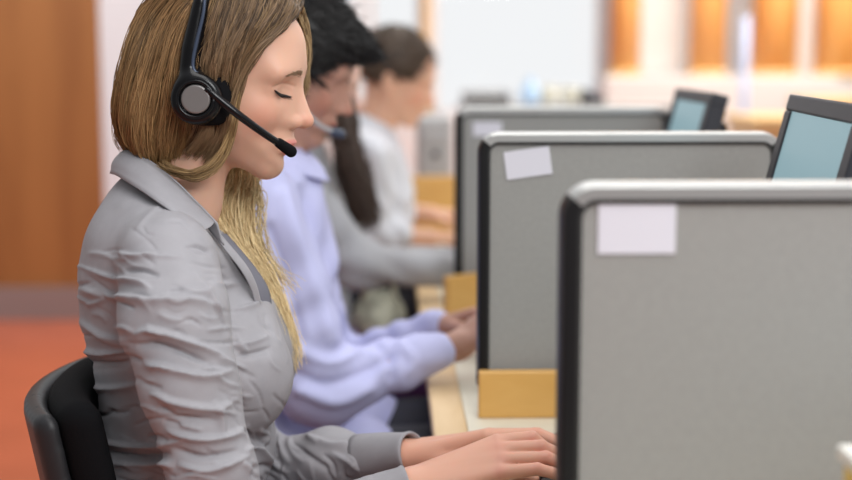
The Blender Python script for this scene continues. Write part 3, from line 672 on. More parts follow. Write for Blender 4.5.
jn = [P(*m, y - .008) for m, y in mcps] + [P(rs[0][0], rs[0][1], y - .008) for (m, y), rs in zip(mcps, rest)] + [P(rs[2][0], rs[2][1], y) for (m, y), rs in zip(mcps, rest)]
jl = [P(rs[2][0], rs[2][1], y) for (m, y), rs in zip(mL, rL)] + [P(rs[0][0], rs[0][1], y) for (m, y), rs in zip(mL, rL)]
body = link('body', npmesh('body', np.vstack([V, V2, V3, V4]), np.vstack([Q, Q2 + len(V), Q3 + len(V) + len(V2), Q4 + len(V) + len(V2) + len(V3)]),
            np.vstack([tone, handtone(V2, jn), handtone(V3, jl), np.tile(FAIR, (len(V4), 1))])), 'skin', woman)
# eyelashes and eyebrows
def on_face(u, v, w_, off=.0004):
    q = np.array([[.14, v, w_]]); 
    for _ in range(60):
        d = head_sdf(q, ears=False)[0]
        if d < off: break
        q[0, 0] -= d * .7
    return toW(q[0])
for s in (-1, 1):
    pts = []
    for k in range(9):
        a = k / 8; v = s * (.0215 + .0280 * a); pts.append(on_face(0, v, -.0300 - .0022 * math.sin(PI * a) + .0060 * a, .0009))
    o = tube('eyelashes', pts, [.0006, .0021, .0022, .0016, .0008], 'lash', woman, 24, 6)
    fan = []
    for k in range(22):
        a = .1 + .9 * k / 21; b = on_face(0, s * (.0215 + .0280 * a), -.0300 - .0022 * math.sin(PI * a) + .0060 * a, .0006)
        dr = R1 @ np.array([.0035 + .002 * (1 - a), s * .0035 * a, -.0034]); fan.append(np.array([b, b + dr * .5 + R1 @ np.array([.0004, 0, -.0008]), b + dr]))
    V_, Q_ = tubes(np.array(fan), np.tile([.00035, .0003, .0001], (22, 1)), 3); link('lash_fringe', npmesh('lash', V_, Q_), 'lash', o)
    br = []; r = np.random.default_rng(3)
    for k in range(260):
        a = r.random() ** 1.2; v = s * (.011 + .037 * a); w0 = .0022 + .0012 * math.sin(min(1, a * 3) * PI * .5) - .0065 * a * a + r.normal() * (.0021 * (1 - .75 * a))
        b = on_face(0, v, w0, .0002); c = on_face(0, v + s * .004, w0 + .0002, .0007); br.append(np.array([b, (b + c) / 2, c]))
    V_, Q_ = tubes(np.array(br), np.tile([.00042, .00035, .00015], (260, 1)), 3); link('eyebrow', npmesh('eyebrow', V_, Q_), 'brow', woman)

# shirt
CHP = P(206, 213, YM); _t = P(262, 282, YM) - CHP; CHN = np.array([-_t[2], 0, _t[0]]) / math.hypot(_t[0], _t[2])
def f_shirt(p):
    d = ell(p, P(170, 305, YM), (.118, .150, .185), roty(math.radians(-6)))
    d = smin(d, ell(p, P(164, 262, YM), (.078, .145, .095), roty(math.radians(-20))), .04)            # upper back
    d = smin(d, cone(p, P(170, 250, 1.735), P(174, 244, 1.965), .052, .052), .045)           # shoulders
    d = smin(d, cone(p, P(166, 208, YM), P(168, 240, YM), .052, .07), .04)
    d = smax(d, -cone(p, P(176, 200, YM), P(216, 118, YM), .063, .080), .008)
    av = p.copy(); av[:, 1] = YM - np.abs(p[:, 1] - YM)
    d = smin(d, ell(av, P(238, 372, 1.785), (.072, .072, .082), roty(math.radians(-8))), .05)       # bust
    d = smin(d, ell(p, P(232, 345, YM), (.06, .09, .09)), .04)
    d = smax(d, (p - CHP) @ CHN, .012)
    d = smin(d, ell(p, P(178, 440, YM), (.108, .135, .15), roty(math.radians(8))), .05)
    d = smin(d, ell(p, HIP + np.array([.0, 0, .06]), (.125, .165, .13)), .05)
    d = smin(d, ell(p, P(215, 450, YM), (.08, .11, .07)), .04)
    return d
SLV = [(P(168, 262, 1.705), P(175, 320, 1.655), .062, .064, 0), (P(175, 320, 1.655), P(190, 385, 1.632), .064, .0560, .02), (P(190, 385, 1.632), P(212, 470, 1.622), .0555, .051, .02), (P(212, 470, 1.622), eR, .051, .05, .02), (eR, P(330, 520, 1.65), .05, .042, .03), (P(330, 520, 1.65), P(372, 504, 1.658), .042, .035, .02)]
SLF = [(P(175, 256, 1.99), P(205, 345, 2.05), .060, .056, 0), (P(205, 345, 2.05), eLb, .056, .046, .02), (eLb + np.array([0, 0, .01]), P(330, 460, 1.95), .047, .045, .03), (P(330, 460, 1.95), P(368, 459, 1.905), .045, .032, .02)]
CUF = [(P(362, 455, 1.912), P(403, 454, 1.862), .0275, .0275)]
def f_sleeves(p): return np.minimum(prims(p, SLV), prims(p, SLF))
def capcyl(p, a, b, ra, rb, rnd=.003):
    a = np.asarray(a); ba = np.asarray(b) - a; L = np.linalg.norm(ba); u = ba / L; pa = p - a; t = pa @ u; rad = np.linalg.norm(pa - t[:, None] * u, axis=1)
    rr = ra + (rb - ra) * np.clip(t / L, 0, 1); return np.linalg.norm(np.maximum(np.stack([rad - rr + rnd, np.abs(t - L / 2) - L / 2 + rnd], 1), 0), axis=1) + np.minimum(np.maximum(rad - rr + rnd, np.abs(t - L / 2) - L / 2 + rnd), 0) - rnd
CR0, CR1 = P(366, 508, 1.657), P(411, 491, 1.6655); CL0, CL1 = P(360, 457, 1.912), P(412, 453, 1.851)
def f_cuffs(p):
    return np.minimum(capcyl(p, CR0, CR1, .036, .0335), capcyl(p, CL0, CL1, .0285, .0260))
def f_shirt_all(p):
    d = smin(f_shirt(p), f_sleeves(p), .014); pass
    # hollow the cuff mouths
    return np.maximum(d, .50 - p[:, 2])
V, Q = surf(f_shirt_all, (-.50, 1.50, .49), (.10, 2.20, 1.17), .0024)
N = grad(f_shirt_all, V, .002); px, py = proj(V); side = N @ np.array([.0, -1, .15])
def segdist(px, py, pl):
    best = np.full(len(px), 1e9)
    for (x0, y0), (x1, y1) in zip(pl[:-1], pl[1:]):
        dx, dy = x1 - x0, y1 - y0; t = np.clip(((px - x0) * dx + (py - y0) * dy) / (dx * dx + dy * dy), 0, 1); best = np.minimum(best, np.hypot(px - x0 - t * dx, py - y0 - t * dy))
    return best
FOLDS = [([(76, 287), (106, 294), (150, 300), (196, 300), (226, 310)], .0040, 4.5), ([(84, 268), (112, 277), (140, 282), (152, 290)], .0032, 3.5), ([(118, 252), (135, 256), (158, 253)], .0028, 3.0),
         ([(124, 272), (142, 270), (160, 276)], -.003, 3.5), ([(76, 318), (100, 334), (130, 342)], .0035, 4.5), ([(72, 345), (96, 353), (128, 352)], .0045, 4.0), ([(74, 357), (100, 364), (132, 362)], -.004, 4.0),
         ([(80, 384), (108, 388), (140, 384)], .003, 4.5), ([(96, 440), (128, 446), (168, 446)], .005, 3.5), ([(100, 451), (136, 455), (172, 453)], -.005, 3.5), ([(105, 462), (140, 464), (176, 462)], .004, 4.0),
         ([(132, 335), (150, 330), (180, 338), (212, 352), (235, 366)], .0050, 4.5), ([(136, 345), (158, 344), (188, 354), (214, 366)], -.0045, 4.5), ([(140, 362), (166, 368), (206, 376), (238, 368)], .0042, 4.5),
         ([(150, 392), (176, 402), (214, 408), (240, 398)], .0042, 4.5), ([(158, 405), (180, 416), (220, 420)], -.004, 4.5), ([(164, 428), (196, 438), (228, 436), (250, 424)], .0045, 4.5), ([(172, 448), (204, 456), (240, 450)], -.004, 4.5),
         ([(176, 464), (210, 470), (252, 454)], .0042, 4.5), ([(206, 296), (220, 316), (229, 336)], -.0035, 4.0), ([(190, 272), (208, 290), (222, 318), (232, 345)], .003, 5.0), ([(214, 400), (222, 418), (224, 440)], .0028, 5),
         ([(236, 344), (252, 342), (270, 335)], .0028, 3.5), ([(236, 356), (256, 352), (272, 347)], -.0028, 3.5), ([(234, 310), (250, 306), (262, 300)], .0025, 3.5), ([(258, 428), (268, 436), (262, 450)], .004, 4),
         ([(300, 432), (330, 444), (352, 442)], .0035, 4.5), ([(290, 442), (310, 456), (330, 470)], -.0035, 4.5), ([(330, 452), (350, 462), (360, 472)], .003, 4), ([(284, 428), (280, 445), (290, 465)], .003, 5),
         ([(244, 452), (256, 446), (270, 458), (284, 470)], .0045, 4), ([(250, 468), (268, 466), (280, 476)], -.004, 4), ([(172, 200), (150, 214), (134, 232)], .0015, 4)]
disp = np.zeros(len(V)); fmask = np.clip(side * 2.2 + .2, 0, 1); rr_ = np.random.default_rng(5)
def fold(pl, amp, sg):
    q = resample(np.array([(a, b, 0) for a, b in pl], float), 20); best = np.full(len(V), 1e9); bt = np.zeros(len(V)); sd = np.zeros(len(V))
    sel = np.where((px > q[:, 0].min() - 20) & (px < q[:, 0].max() + 20) & (py > q[:, 1].min() - 20) & (py < q[:, 1].max() + 20))[0]
    if len(sel) == 0: return
    X, Y_ = px[sel], py[sel]; b = np.full(len(sel), 1e9); t_ = np.zeros(len(sel)); s_ = np.zeros(len(sel))
    for k in range(19):
        dx, dy = q[k + 1, :2] - q[k, :2]; L2 = dx * dx + dy * dy + 1e-9; t = np.clip(((X - q[k, 0]) * dx + (Y_ - q[k, 1]) * dy) / L2, 0, 1)
        d = np.hypot(X - q[k, 0] - t * dx, Y_ - q[k, 1] - t * dy); m = d < b; b[m] = d[m]; t_[m] = (k + t[m]) / 19; s_[m] = (dx * (Y_ - q[k, 1]) - dy * (X - q[k, 0]))[m]
    sdn = b * np.sign(s_); w_ = np.clip(1 - np.abs(2 * t_ - 1) ** 3, 0, 1)
    prof = np.exp(-np.abs(sdn / (sg * np.where(sdn < 0, .55, 1.15))) ** 1.6)          # steep on one side, soft on the other
    disp[sel] += amp * w_ * prof
for pl, amp, sg in FOLDS: fold(pl, amp * 1.75, sg * .9)
def small(n, x0, x1, y0, y1, ang, la, lb, amp):
    for _ in range(n):
        x, y = rr_.uniform(x0, x1), rr_.uniform(y0, y1); a = math.radians(ang + rr_.normal() * 11); L = rr_.uniform(la, lb); c = rr_.normal() * .12
        fold([(x - L / 2 * math.cos(a), y - L / 2 * math.sin(a)), (x - math.sin(a) * L * c, y + math.cos(a) * L * c), (x + L / 2 * math.cos(a), y + L / 2 * math.sin(a))], amp * rr_.choice([1, -1]) * rr_.uniform(.6, 1.9), rr_.uniform(1.7, 3.2))
small(26, 118, 232, 250, 330, 12, 16, 46, .0017); small(34, 135, 250, 330, 478, 14, 16, 50, .0022); small(14, 76, 130, 250, 350, 14, 14, 40, .0018); small(16, 90, 160, 350, 470, 5, 18, 50, .002)
small(14, 240, 284, 320, 430, 60, 14, 40, .0014); small(16, 270, 360, 430, 478, 62, 12, 34, .0022); small(10, 130, 220, 215, 260, 30, 14, 40, .0012); small(10, 240, 285, 430, 478, 30, 12, 30, .0028)
disp *= fmask
wx = V * 17 + .9 * np.sin(V[:, [1, 2, 0]] * 23); disp += .0011 * np.sin(wx[:, 0] * 1.2 + wx[:, 2] * 2.3) * np.sin(wx[:, 2] * 1.9 - wx[:, 1] * 1.4 + 1)
wx = V * 46 + 1.2 * np.sin(V[:, [2, 0, 1]] * 31); disp += .0005 * np.sin(wx[:, 0] + wx[:, 2] * 1.3)
V = V + N * disp[:, None]
shirt = link('shirt', npmesh('shirt', V, Q), 'shirt', woman)
# collar: a band folded down round the neck
def ribbon(name, A, B, m, parent, th=.0022, n=60, k=7, bulge=.004, cen=None):
    A = resample(A, n); B = resample(B, n); G = np.zeros((n, k, 3)); out = A - np.array(cen)[None]; out[:, 2] = 0; out /= np.linalg.norm(out, axis=1, keepdims=True) + 1e-9
    for j in range(k):
        s = j / (k - 1); G[:, j] = A * (1 - s) + B * s + out * (bulge * math.sin(PI * min(1, s * 1.2)))[..., None] if False else A * (1 - s) + B * s + out * bulge * math.sin(PI * min(1, s * 1.15))
    nrm = np.cross(np.gradient(G, axis=0), np.gradient(G, axis=1)); nrm /= np.linalg.norm(nrm, axis=2, keepdims=True) + 1e-9
    V = np.concatenate([(G + nrm * th / 2).reshape(-1, 3), (G - nrm * th / 2).reshape(-1, 3)]); idx = np.arange(n * k).reshape(n, k); o = n * k; Q = []
    q = np.stack([idx[:-1, :-1], idx[1:, :-1], idx[1:, 1:], idx[:-1, 1:]], -1).reshape(-1, 4); Q += [q, q[:, ::-1] + o]
    for a, b in ((idx[:-1, 0], idx[1:, 0]), (idx[1:, -1], idx[:-1, -1])): Q.append(np.stack([b, a, a + o, b + o], 1))
    for a, b in ((idx[0, 1:], idx[0, :-1]), (idx[-1, :-1], idx[-1, 1:])): Q.append(np.stack([b, a, a + o, b + o], 1))
    return link(name, npmesh(name, V, np.concatenate(Q)), m, parent)
def mir(p): q = np.array(p, float); q[1] = 2 * YM - q[1]; return q
upN = [P(121, 153, YM), P(129, 151, 1.815), P(150, 162, 1.788), P(176, 183, 1.768), P(198, 205, 1.762), P(214, 222, 1.752)]
dnN = [P(111, 173, YM), P(117, 176, 1.80), P(140, 190, 1.750), P(165, 207, 1.712), P(190, 223, 1.708), P(204, 231, 1.722)]
upA = [mir(p) for p in upN[:0:-1]] + upN; dnA = [mir(p) for p in dnN[:0:-1]] + dnN
cen = P(170, 190, YM)
ribbon('collar', upA, dnA, 'shirt', shirt, cen=cen, n=110)
# collar stand just inside
ribbon('collar_stand', [p + np.array([.004, 0, -.001]) for p in upA], [p + np.array([.012, 0, -.03]) for p in upA], 'shirt', shirt, cen=cen, n=80, bulge=0)
# open front edge of the shirt
ribbon('front_placket', [P(212, 225, 1.776), P(231, 247, 1.772), (P(247, 267, 1.776)), P(257, 288, 1.785), P(263, 316, 1.80)], [P(208, 228, 1.765), P(226, 251, 1.762), P(242, 272, 1.766), P(252, 292, 1.776), P(258, 318, 1.79)], 'shirt', shirt, cen=cen, bulge=.002)
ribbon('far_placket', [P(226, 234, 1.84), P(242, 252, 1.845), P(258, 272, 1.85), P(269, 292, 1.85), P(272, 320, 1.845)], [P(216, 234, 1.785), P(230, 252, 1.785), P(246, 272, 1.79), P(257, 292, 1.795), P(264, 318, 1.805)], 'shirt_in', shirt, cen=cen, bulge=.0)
for q in ((271, 330, 1.80), ):
    lathe('button', [(.001, -.001), (.0055, -.001), (.0055, .001), (.001, .0014)], P(*q), 'button', shirt, 16, rot=Matrix.Rotation(PI / 2, 4, 'Y'))
def cuff(a, b, ra, rb, seed):
    a, b = np.asarray(a), np.asarray(b); u = (b - a) / np.linalg.norm(b - a); e1 = np.cross(u, [0, 1, 0]); e1 /= np.linalg.norm(e1); e2 = np.cross(u, e1); n = 48; V = []; r = np.random.default_rng(seed); ph = r.random(4) * 6
    prof = [(0, ra - .004), (0, ra), (.12, ra), (.5, (ra + rb) / 2 + .0006), (.9, rb), (.97, rb + .0012), (1, rb), (1, rb - .0025), (.9, rb - .004), (.3, ra - .007)]
    for t, q in prof:
        for i in range(n):
            an = 2 * PI * i / n; rr = q * (1 + .035 * math.sin(2 * an + ph[0] + t) + .02 * math.sin(3 * an + ph[1] + 2 * t)); V.append(a + (b - a) * t + u * .0015 * math.sin(2 * an + ph[2]) + e1 * rr * math.cos(an) + e2 * rr * math.sin(an))
    Q = [(j * n + i, j * n + (i + 1) % n, (j + 1) * n + (i + 1) % n, (j + 1) * n + i) for j in range(len(prof) - 1) for i in range(n)]
    return link('cuff', npmesh('cuff', np.array(V), np.array(Q)), 'shirt', shirt)
cuff(CR0, CR1, .037, .0335, 1); cuff(CL0, CL1, .0315, .0280, 2)
legs(woman, HIP, YM, 'jeans', .40, .37)

# hair
def f_hull(p):
    q = toL(p); av = q.copy(); av[:, 1] = np.abs(q[:, 1])
    cap = ell(q, (-.002, 0, .012), (.110, .092, .113))
    back = ell(q, (-.070, 0, -.062), (.064, .086, .096))
    lowb = ell(q, (-.052, 0, -.1), (.055, .07, .06))
    side_ = ell(av, (-.005, .062, -.03), (.055, .034, .075))
    d = smin(smin(cap, back, .03), side_, .02); d = smin(d, lowb, .03)
    # hairline: behind a slanting plane that turns vertical below the temple
    hl = np.where(q[:, 2] > -.039, .007 + (q[:, 2] + .039) * .69, .007 - (q[:, 2] + .039) * .06)
    hl = hl - .004
    d = smax(d, (q[:, 0] - hl) * .87, .012)
    neck = cone(p, toW((.0, 0, -.085)), P(186, 200, YM), .049, .050); d = smax(d, -neck, .01)
    return d
HD, HL, HT = (.022, .012, .006), (.44, .265, .125), (.40, .225, .09)
V, Q = surf(f_hull, O1 + np.array([-.20, -.13, -.22]), O1 + np.array([.12, .13, .15]), .004)
scalp = np.tile(np.array((.05, .028, .013)), (len(V), 1))
hairbase = link('hair', npmesh('hair', V, Q, scalp), 'hair', woman)
def f_all(p): return np.minimum(np.minimum(f_hull(p), f_head(p)), np.minimum(f_shirt_all(p) - .002, 9))
def cast(px, py, off, Y0=1.45, Y1=2.1):
    d = ray(px, py); d = d / np.linalg.norm(d); t = Y0 / d[1]; best = (9, t)
    while t * d[1] < Y1:
        p = EYE + d * t; v = f_all(p[None])[0] - off
        if v < best[0]: best = (v, t)
        if v < .0006: break
        t += max(v * .7, .0008)
    p = EYE + d * best[1]
    if best[0] > .0006:
        g = grad(f_all, p[None], .002)[0]; p = p - g * min(best[0], .02) * .0
    return p
def guide(pts, off=.003): return np.array([cast(a, b, off) for a, b in pts])
BK = [[(222, -27), (178, -22), (140, 8), (120, 60), (111, 105), (114, 135), (124, 152)], [(222, -27), (182, -16), (150, 15), (131, 62), (121, 108), (122, 138), (134, 156)], [(222, -27), (188, -10), (160, 20), (144, 65), (133, 110), (134, 140), (146, 160)],
      [(222, -27), (193, -5), (171, 25), (157, 68), (146, 112), (146, 142), (154, 163)], [(222, -27), (198, 0), (181, 30), (169, 72), (160, 115), (156, 143), (160, 164)], [(222, -27), (203, 3), (190, 34), (180, 76), (174, 118), (168, 146), (166, 166)], [(222, -27), (208, 6), (198, 40), (190, 80), (190, 118), (184, 140), (174, 158)]]
FR = [[(228, -27), (214, 8), (205, 42), (200, 75), (200, 110), (192, 135), (178, 152)], [(238, -26), (228, 8), (218, 42), (210, 72), (208, 105), (202, 132), (186, 154)], [(250, -25), (241, 8), (230, 38), (221, 66), (217, 100), (212, 132), (196, 156)], [(262, -22), (254, 8), (241, 36), (230, 64), (224, 98), (219, 132), (204, 160)],
      [(273, -17), (266, 8), (252, 34), (240, 60), (231, 95), (226, 130), (212, 160)], [(284, -10), (277, 10), (262, 34), (248, 58), (237, 90), (230, 128), (221, 155)], [(293, -2), (289, 11), (275, 31), (256, 50), (239, 80), (230, 120), (225, 150)], [(298, -2), (294, 12), (280, 28), (259, 43), (242, 63), (229, 92), (226, 122)], [(302, -2), (298, 9), (284, 22), (262, 40), (245, 58), (232, 84), (227, 116)]]
bk = [guide(g, .003) for g in BK]; fr = [guide(g, .0025) for g in FR]
sets = []
for gs, n, sd in ((bk, 2600, 1), (fr, 2400, 2)):
    S, R, u = strands(gs, n, 26, .0015, sd, .00064, .0020, 26); sets.append((S, R, strand_cols(n, 26, sd + 10, HD, HL if sd == 1 else (.27, .17, .095), u, HT if sd == 1 else (.36, .225, .12))))
    Sm = S.copy(); Sm[:, :, 1] = 2 * YM - Sm[:, :, 1]; k = n // 2; sets.append((Sm[:k], R[:k], strand_cols(k, 26, sd + 20, HD, HL, u[:k], HT)))
Sf, Rf, uf = strands(bk + fr[:-1], 110, 26, .0042, 77, .00032, .005, 40, .5); sets.append((Sf, Rf, strand_cols(110, 26, 78, (.12, .07, .03), (.45, .29, .14), uf)))
hair_mesh('hair_strands', sets, hairbase)
# locks: front lock that curls back under the ear; loose far-side hair over the chest; wisps at the forehead
def gl(pts): return np.array([P(a, b, y) for a, b, y in pts])
LK = [gl([(236, 95, 1.772), (231, 120, 1.775), (225, 142, 1.778), (212, 162, 1.776), (192, 172, 1.772), (172, 170, 1.775), (158, 163, 1.785)]), gl([(240, 92, 1.772), (235, 122, 1.775), (229, 146, 1.778), (217, 166, 1.774), (198, 177, 1.770), (178, 175, 1.772), (160, 166, 1.782)])]
S1, R1_, u1 = strands(LK, 200, 26, .0012, 31, .0006, .0012)
FA = [gl([(228, 150, 1.92), (222, 178, 1.92), (210, 205, 1.90), (212, 222, 1.875), (226, 242, 1.87), (250, 275, 1.87), (268, 308, 1.875), (280, 345, 1.88)]), gl([(236, 155, 1.925), (233, 182, 1.92), (226, 205, 1.90), (230, 228, 1.885), (244, 252, 1.88), (264, 285, 1.88), (280, 320, 1.885), (290, 360, 1.89)]),
      gl([(246, 160, 1.93), (245, 184, 1.925), (240, 208, 1.91), (243, 232, 1.895), (252, 256, 1.89), (269, 288, 1.89), (285, 326, 1.89), (295, 372, 1.895)]), gl([(255, 165, 1.93), (256, 186, 1.93), (252, 210, 1.92), (253, 234, 1.90), (259, 256, 1.895), (276, 290, 1.895), (290, 330, 1.895), (298, 366, 1.90)])]
FA = [gl([(222, 150, 1.91), (214, 180, 1.905), (202, 205, 1.885), (206, 222, 1.865), (220, 240, 1.865), (244, 272, 1.865), (262, 304, 1.87), (276, 338, 1.88)])] + FA
S2, R2, u2 = strands(FA, 1500, 30, .0036, 32, .0006, .0038, 16, .42)
ST = [gl([(254, 170, 1.93), (259, 195, 1.925), (257, 220, 1.91), (262, 250, 1.90), (282, 278, 1.90), (300, 296, 1.90)]), gl([(250, 170, 1.93), (258, 190, 1.925), (262, 205, 1.92), (261, 230, 1.91), (270, 260, 1.90), (292, 284, 1.90)])]
S3, R3, u3 = strands(ST, 60, 24, .004, 33, .0005, .005)
FG = [gl([(288, -6, 1.85), (300, 6, 1.87), (308, 28, 1.89), (311, 52, 1.90), (308, 76, 1.90), (303, 96, 1.905)]), gl([(282, -10, 1.86), (296, 0, 1.885), (304, 22, 1.905), (308, 50, 1.915), (303, 80, 1.92), (298, 105, 1.92)]), gl([(276, -12, 1.87), (290, -4, 1.90), (298, 20, 1.92), (301, 52, 1.925), (296, 85, 1.925), (290, 120, 1.925)])]
S4, R4, u4 = strands(FG, 500, 24, .0014, 34, .0006, .0015)
hair_mesh('loose_lock', [(S1, R1_, strand_cols(200, 26, 41, (.19, .115, .05), (.46, .30, .14), u1))], hairbase)
hair_mesh('loose_lock', [(S2, R2, strand_cols(1500, 30, 42, (.40, .26, .11), (.95, .74, .42), u2, (.95, .76, .44), 1.0)), (S3, R3, strand_cols(60, 24, 43, (.5, .38, .2), (.85, .68, .4), u3))], hairbase)['label'] = 'pale blonde hair hanging over the chest'
hair_mesh('fringe_strands', [(S4, R4, strand_cols(500, 24, 44, (.16, .10, .05), (.42, .29, .15), u4))], hairbase)

# ---- her headset
HS = P(197, 99, 1.742)
hs = thing('headset', tuple(HS), 'black headset with a grey disc and black boom, on the blonde woman', 'headset')
def ycyl(p, c, r, y0, y1, rnd): return capcyl(p, (c[0], y0, c[2]), (c[0], y1, c[2]), r, r, rnd)
cc = P(197, 99, 1.748); pc = P(207, 98, 1.768)
sdf_obj('ear_cushion', lambda p: smin(rbox(p, pc, (.027, .016, .034), .015), ycyl(p, pc, .031, 1.752, 1.79, .012), .01), pc - [.05, .04, .05], pc + [.05, .04, .05], .0022, 'cushion', hs)
sdf_obj('ear_cup', lambda p: np.maximum(smin(ycyl(p, cc, .0325, 1.734, 1.762, .008), np.minimum(cone(p, P(187, 84, 1.752), P(192, 48, 1.755), .0125, .0135), cone(p, P(192, 48, 1.755), P(201, 2, 1.758), .0135, .010)), .012), -ycyl(p, cc, .0215, 1.72, 1.738, .001)), cc - [.06, .035, .05], cc + [.06, .04, .15], .002, 'gloss', hs)
sdf_obj('disc', lambda p: ycyl(p, cc, .0182, 1.7335, 1.745, .0015), cc - [.03, .03, .03], cc + [.03, .03, .03], .0011, 'disc', hs)
ring = [(cc[0] + .0225 * math.cos(a), 1.7345, cc[2] + .0225 * math.sin(a)) for a in np.linspace(0, 2 * PI, 49)]
tube('cup_ring', ring, .0022, 'gloss', hs, 60, 8)
band = [P(200, 18, 1.757), P(204, -6, 1.76), P(212, -32, 1.785), P(217, -44, 1.82), P(219, -47, YM)]; band = band + [mir(p) for p in band[-2::-1]]
tube('headband', band, .0085, 'gloss', hs, 60, 12, .55)
tube('slider_wire', [P(205, -4, 1.747), P(203, 15, 1.745), P(197, 40, 1.744), P(193, 60, 1.743), P(194, 70, 1.742), P(200, 75, 1.742)], [.0020, .0026, .0020], 'bluegrey', hs, 40, 10)
sdf_obj('ear_cushion', lambda p: smin(rbox(p, mir(pc), (.027, .016, .034), .015), ycyl(p, mir(pc), .031, 1.91, 1.948, .012), .01), mir(pc) - [.05, .04, .05], mir(pc) + [.05, .04, .05], .004, 'cushion', hs)
BM = [P(206, 88, 1.738), P(220, 100, 1.738), P(240, 116, 1.742), P(262, 132, 1.756), P(280, 144, 1.772), P(287, 148, 1.778)]
tube('boom', BM, [.0058, .0055, .0052, .0048, .0048], 'gloss', hs, 50, 12)
sdf_obj('microphone', lambda p: cone(p, P(279, 143, 1.771), P(291, 151.5, 1.783), .0066, .0078), P(279, 143, 1.771) - [.03, .03, .03], P(291, 151, 1.783) + [.03, .03, .03], .0018, 'cushion', hs)

# =========================================================== the three people farther along the row
def press_folds(V, N, folds):
    x, y = proj(V); d = np.zeros(len(V))
    for pl, amp, sg in folds:
        q = resample(np.array([(a, b, 0) for a, b in pl], float), 20)[:, :2]; d += amp * np.exp(-(segdist(x, y, [tuple(v) for v in q]) / sg) ** 2)
    return V + N * (d * np.clip(-N[:, 1] * 2 + .3, 0, 1))[:, None]
def seated(Ym, O, th, hs_, label, cloth, pants, near, far, shr, hipx, haircol, hair_fn, skin=FAIR, yaw=0.0, bulk=1.0, h=.004, rolled=None, neckoff=(-.055, -.17), ears=True, tail=0, folds=()):
    """near / far: dicts with elbow, wrist (points), hd (hand direction)"""
    t = thing('person', (hipx, Ym, 0), label, 'person'); R = local(O, th, yaw, hs_)
    tl = lambda p: ((p - O) @ R) / hs_
    tw = lambda q: O + hs_ * (np.asarray(q, float) @ R.T)
    nb = np.array([O[0] + neckoff[0], Ym, O[2] + neckoff[1]]); hip = np.array([hipx, Ym, .53])
    fh = lambda p: smin(head_sdf(tl(p), ears=ears) * hs_, cone(p, tw((-.012, 0, -.065)), nb + np.array([0, 0, -.03]), .054, .06), .028)
    V, Q = surf(fh, O + np.array([-.24, -.13, -.32]), O + np.array([.18, .13, .14]), h); C = tone_head(tl(V), skin, np.array(skin) * np.array([.85, .55, .55]))
    VV, QQ, CC = [V], [Q], [C]
    sh = [nb + np.array([shr[0], s * .175, shr[1]]) for s in (-1, 1)]
    for sgn, A in ((-1, near), (1, far)):
        hp = hand_prims(A['wrist'], A['hd'], A.get('n', (0, 0, 1)), (0, -sgn, 0), 1.0, A.get('curl', .5)); hp.append((A['wrist'], A['elbow'], .026, .04, .012))
        f = lambda p, hp=hp: prims(p, hp); e = np.asarray(A['wrist'])
        lo, hi = bounds([e, e + np.array(A['hd']) / np.linalg.norm(A['hd']) * .2, A['elbow']], .07)
        V, Q = surf(f, lo, hi, h); QQ.append(Q + sum(len(x) for x in VV)); VV.append(V); CC.append(np.tile(skin, (len(V), 1)))
    chest = nb + np.array([-.005, 0, -.19])
    def fcore(p):
        d = ell(p, chest, (.08, .12, .17)); d = smin(d, cone(p, chest, hip, .09, .1), .05); d = smin(d, cone(p, chest, nb, .06, .05), .04)
        for s_, A in zip(sh, (near, far)): d = smin(d, cone(p, s_, A['elbow'], .04, .035), .03)
        return d
    V, Q = surf(fcore, np.minimum(chest, hip) - .25, np.maximum(chest, nb) + .28, .016); QQ.append(Q + sum(len(x) for x in VV)); VV.append(V); CC.append(np.tile(skin, (len(V), 1)))
    link('body', npmesh('body', np.vstack(VV), np.vstack(QQ), np.vstack(CC)), 'skin', t)
    for s in (-1, 1):
        pts = [tw((.0885 - .018 * k / 4 - .002 * (k == 0), s * (.022 + .023 * k / 4), -.0335 - .002 * math.sin(PI * k / 4))) for k in range(5)]
        tube('eyelashes', pts, .0013, 'lash', t, 12, 5)
        pts = [tw((.1035 - .024 * (k / 4) ** 1.6, s * (.013 + .034 * k / 4), -.008 + .006 * math.sin(PI * k / 5))) for k in range(5)]
        sdf_obj('eyebrow', lambda p, pts=pts: prims(p, [(pts[i], pts[i + 1], .0036, .0032, .003) for i in range(4)]), np.min(pts, 0) - .012, np.max(pts, 0) + .012, .0026, link_hair(haircol), t)
    def fc(p):
        d = ell(p, chest, (.115 * bulk, .165 * bulk, .20), roty(math.radians(-5))); d = smin(d, cone(p, sh[0] + [0, .03, 0], sh[1] - [0, .03, 0], .062 * bulk, .062 * bulk), .06)
        d = smin(d, cone(p, nb + [-.005, 0, -.005], chest, .062, .10), .05); d = smin(d, cone(p, chest + [0, 0, -.1], hip + [0, 0, .02], .115 * bulk, .13 * bulk), .06)
        for s_, A in zip(sh, (near, far)):
            e = np.asarray(A['elbow'], float); w_ = np.asarray(A['wrist'], float); end = e + (w_ - e) * A.get('cuff', .95); rad = A.get('rad', (.066, .056, .036))
            d = smin(d, cone(p, s_, e, rad[0], rad[1]), .02); d = smin(d, cone(p, e, end, rad[1] * .95, rad[2]), .03)
        if tail:
            for s_ in (-1, 1): d = smin(d, cone(p, hip + [0, s_ * .08, -.01], hip + [tail, s_ * .1, .005], .112, .094), .04)
        return np.maximum(smax(d, -cone(p, nb + [.012, 0, .03], nb + [.004, 0, .12], .056, .07), .006), hip[2] - .04 - p[:, 2])
    allp = [hip, nb, *sh, near['elbow'], near['wrist'], far['elbow'], far['wrist']]; lo, hi = bounds(allp, .15)
    V, Q = surf(fc, lo, hi, .0065); N = grad(fc, V, .003)
